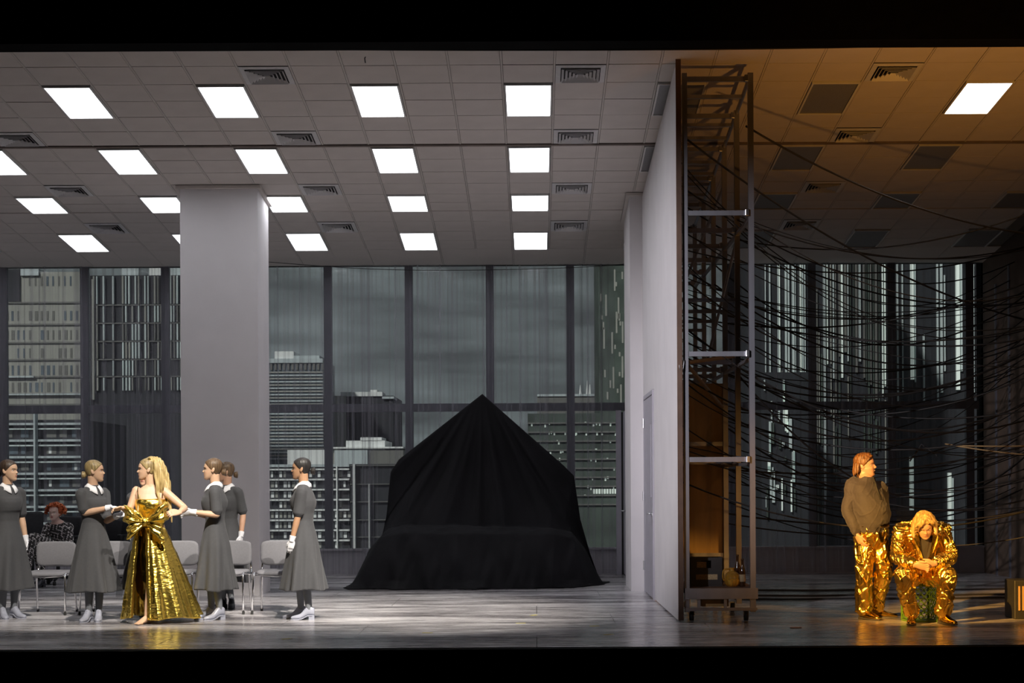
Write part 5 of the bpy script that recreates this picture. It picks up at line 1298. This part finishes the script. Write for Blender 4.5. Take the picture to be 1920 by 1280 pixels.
# open front: dark shirt and lapels
def lap(pts, th, nm, m):
    n_ = len(pts); mb_ = MB(); mb_.add([p for p in pts] + [p + V(0, th, 0) for p in pts], [tuple(range(n_)), tuple(range(2 * n_ - 1, n_ - 1, -1))] + [(i, i + n_, (i + 1) % n_ + n_, (i + 1) % n_) for i in range(n_)]); return put(mb_.build(nm, m), e)
Yl = Y - .145
lap([P(1723, 1010, Yl + .02), P(1748, 1008, Yl + .02), P(1742, 1045, Yl - .0), P(1733, 1058, Yl - .0), P(1727, 1040, Yl)], .03, 'shirt', M['shirt'])
lap([P(1722, 1008, Yl - .01), P(1727, 1040, Yl - .02), P(1733, 1060, Yl - .02), P(1722, 1044, Yl - .03), P(1712, 1022, Yl - .02), P(1710, 1008, Yl)], .012, 'lapel', M['goldshoe'])
lap([P(1749, 1006, Yl - .01), P(1742, 1046, Yl - .02), P(1734, 1060, Yl - .02), P(1748, 1040, Yl - .03), P(1757, 1020, Yl - .02), P(1758, 1006, Yl)], .012, 'lapel', M['goldshoe'])
tr = MB(); tr.ell(V(bx, Y + .19, .47), (.20, .15, .10))
for h_, kn_, an_ in ((hA, knA, anA), (hB, knB, anB)): limb(tr, [h_, h_.lerp(kn_, .55), kn_, kn_.lerp(an_, .35), kn_.lerp(an_, .7), an_ + V(0, 0, .02)], [.115, .105, .092, .084, .080, .084], 6)
put(tr.fused('trousers', M['goldsuit'], None, .0065, 2, crinkle(.0145, 9, 7)), e)
shoe((anA.x, anA.y), -105, e, M['goldshoe'], .018, .29, wk=1.15); shoe((anB.x, anB.y), -72, e, M['goldshoe'], .018, .29, wk=1.15)
hm = MB(); H3 = HM.to_3x3(); hair_cap(hm, HM, .016)
hm.ell(HM @ V(0, -.05, .10), (.092, .07, .10), H3)
for (dx, l) in ((.0, .04), (.012, .06), (.024, .085), (.036, .10)):
    hm.tube(catmull([HM @ V(-.01 + dx, .045, .232), HM @ V(.030 + dx, .088, .195), HM @ V(.058 + dx, .082, .150), HM @ V(.075 + dx * .6, .070, .150 - l)], 4), [.016, .016, .016, .016, .015, .014, .013, .012, .011, .010, .008, .006, .004], 8, roundend=True)
for (dx, l) in ((.0, .03), (.015, .06)):
    hm.tube(catmull([HM @ V(-.01, .045, .232), HM @ V(-.050 - dx, .070, .195), HM @ V(-.078 - dx * .5, .05, .150), HM @ V(-.088, .045, .150 - l)], 4), [.014] * 9 + [.012, .009, .007, .004], 8, roundend=True)
for q in range(27):
    a = -1.95 + q * .15; top = V(.05 * math.sin(a), -.02 - .05 * math.cos(a), .215); mid = V(.098 * math.sin(a), -.015 - .088 * math.cos(a), .13)
    pw = HM @ mid; lo = pw + (HM.to_3x3() @ V(math.sin(a), -math.cos(a), 0)) * .012 + V(0, -.01, -.10 - .035 * ((q * 7) % 5) / 4)
    hm.tube(catmull([HM @ top, pw, lo], 4), [.020, .022, .022, .022, .021, .019, .016, .012, .006], 8, roundend=True)
put(hm.fused('hair', M['hair_straw'], None, .005, 2, lambda co: .008 * mnoise.noise(V(co.x * 50, co.y * 50, co.z * 16))), e)

# ================================================================== red-haired woman on the office chair
Y = 23.65; bx = PX_(112, Y); e = empty('person', (bx, Y + .1, 0)); tag(e, 'seated red-curled woman in black and white checked suit at the back left', 'person')
HM = head_matrix(P(102, 971, Y).z, (PX_(103, Y), Y - .02), -100, 0, 0, 1.0); r = fdir(-110); r = V(r.y, -r.x, 0); r = V(-.94, .34, 0)
mb = MB(); add_head(mb, HM); SP = [(V(bx + .02, Y + .10, .50), .17, .13), (V(bx + .01, Y + .11, .62), .16, .12), (V(bx - .01, Y + .08, .74), .155, .12), (V(bx - .03, Y + .05, .84), .16, .105), (V(bx - .05, Y + .03, .90), .12, .08), (V(bx - .055, Y + .02, .935), .062, .058)]
torso(mb, [(c, w * .88, d * .88) for c, w, d in SP], r); limb(mb, [V(bx - .055, Y + .02, .91), HM @ V(0, -.02, .05)], [.056, .05], 3)
A = (V(bx - .18, Y - .0, .83), P(76, 1012, Y - .1), P(78, 1014, Y - .30)); A = (V(bx - .17, Y + .04, .84), V(bx - .24, Y - .05, .62), P(80, 1014, Y - .26)); B = (V(bx + .10, Y + .08, .84), V(bx + .13, Y - .03, .60), P(86, 1016, Y - .24))
for a_ in (A, B): arm(mb, *a_, .9)
hand(mb, A[2], V(-.6, -.6, -.1), V(.3, -.3, -1), V(0, -.3, 1), .95, .4); hand(mb, B[2], V(-.9, -.3, -.2), V(0, -.3, -1), V(0, -.3, 1), .95, .4)
hA, hB = V(bx - .06, Y + .02, .53), V(bx + .08, Y + .02, .53); kA, aA = P(60, 1004, Y - .42), P(50, 1062, Y - .55); kB, aB = P(72, 1024, Y - .40), V(PX_(76, Y - .4), Y - .36, .10)
leg(mb, hA, kA, aA, .95); leg(mb, hB, kB, aB, .95)
put(mb.fused('body', M['skin4'], None, .0065, 2), e); face_parts(HM, e, lip='lipr')
jk = MB(); torso(jk, SP[:-1], r)
for s_, el_, w_ in (A, B): limb(jk, [s_, s_.lerp(el_, .5), el_, el_.lerp(w_, .85)], [.075, .065, .058, .045], 5)
put(jk.fused('jacket', M['tweed'], None, .010, 2), e)
tr = MB(); tr.ell(V(bx + .01, Y + .08, .52), (.17, .14, .09))
for h_, k_, a_ in ((hA, kA, aA), (hB, kB, aB)): limb(tr, [h_, h_.lerp(k_, .5), k_, k_.lerp(a_, .5), k_.lerp(a_, .93)], [.10, .09, .075, .066, .06], 5)
put(tr.fused('trousers', M['tweed'], None, .010, 2), e)
for (a_, ang, lf) in ((aA, -130, aA.z - .10), (aB, -110, 0)): shoe((a_.x, a_.y), ang, e, M['darkshoe'], .04, .24, lift=max(0, lf))
hm = MB(); H3 = HM.to_3x3(); hm.ell(HM @ V(0, -.045, .148), (.105, .100, .100), H3); rh = random.Random(3)
for q in range(230):
    a = rh.uniform(0, 2 * PI); b = rh.uniform(-.25, 1.45); d_ = V(math.cos(a) * math.cos(b), math.sin(a) * math.cos(b), math.sin(b))
    if d_.y > .35 and d_.z < .62: continue
    p = V(d_.x * .140, -.025 + d_.y * .135, .130 + d_.z * .118); rd = rh.uniform(.010, .017); ax = Matrix.Rotation(rh.uniform(0, 6), 3, 'X') @ Matrix.Rotation(rh.uniform(0, 6), 3, 'Y')
    hm.tube([HM @ (p + ax @ V(rd * math.cos(t * .8), rd * math.sin(t * .8), .003 * t)) for t in range(8)], .0075, 6)
put(hm.fused('hair', M['hair_red'], None, .0055, 0), e)
for s in (-1, 1): put(MB().ell(HM @ V(s * .082, -.01, .062), (.007, .007, .007)).build('earring', M['collar'], None, True), e)
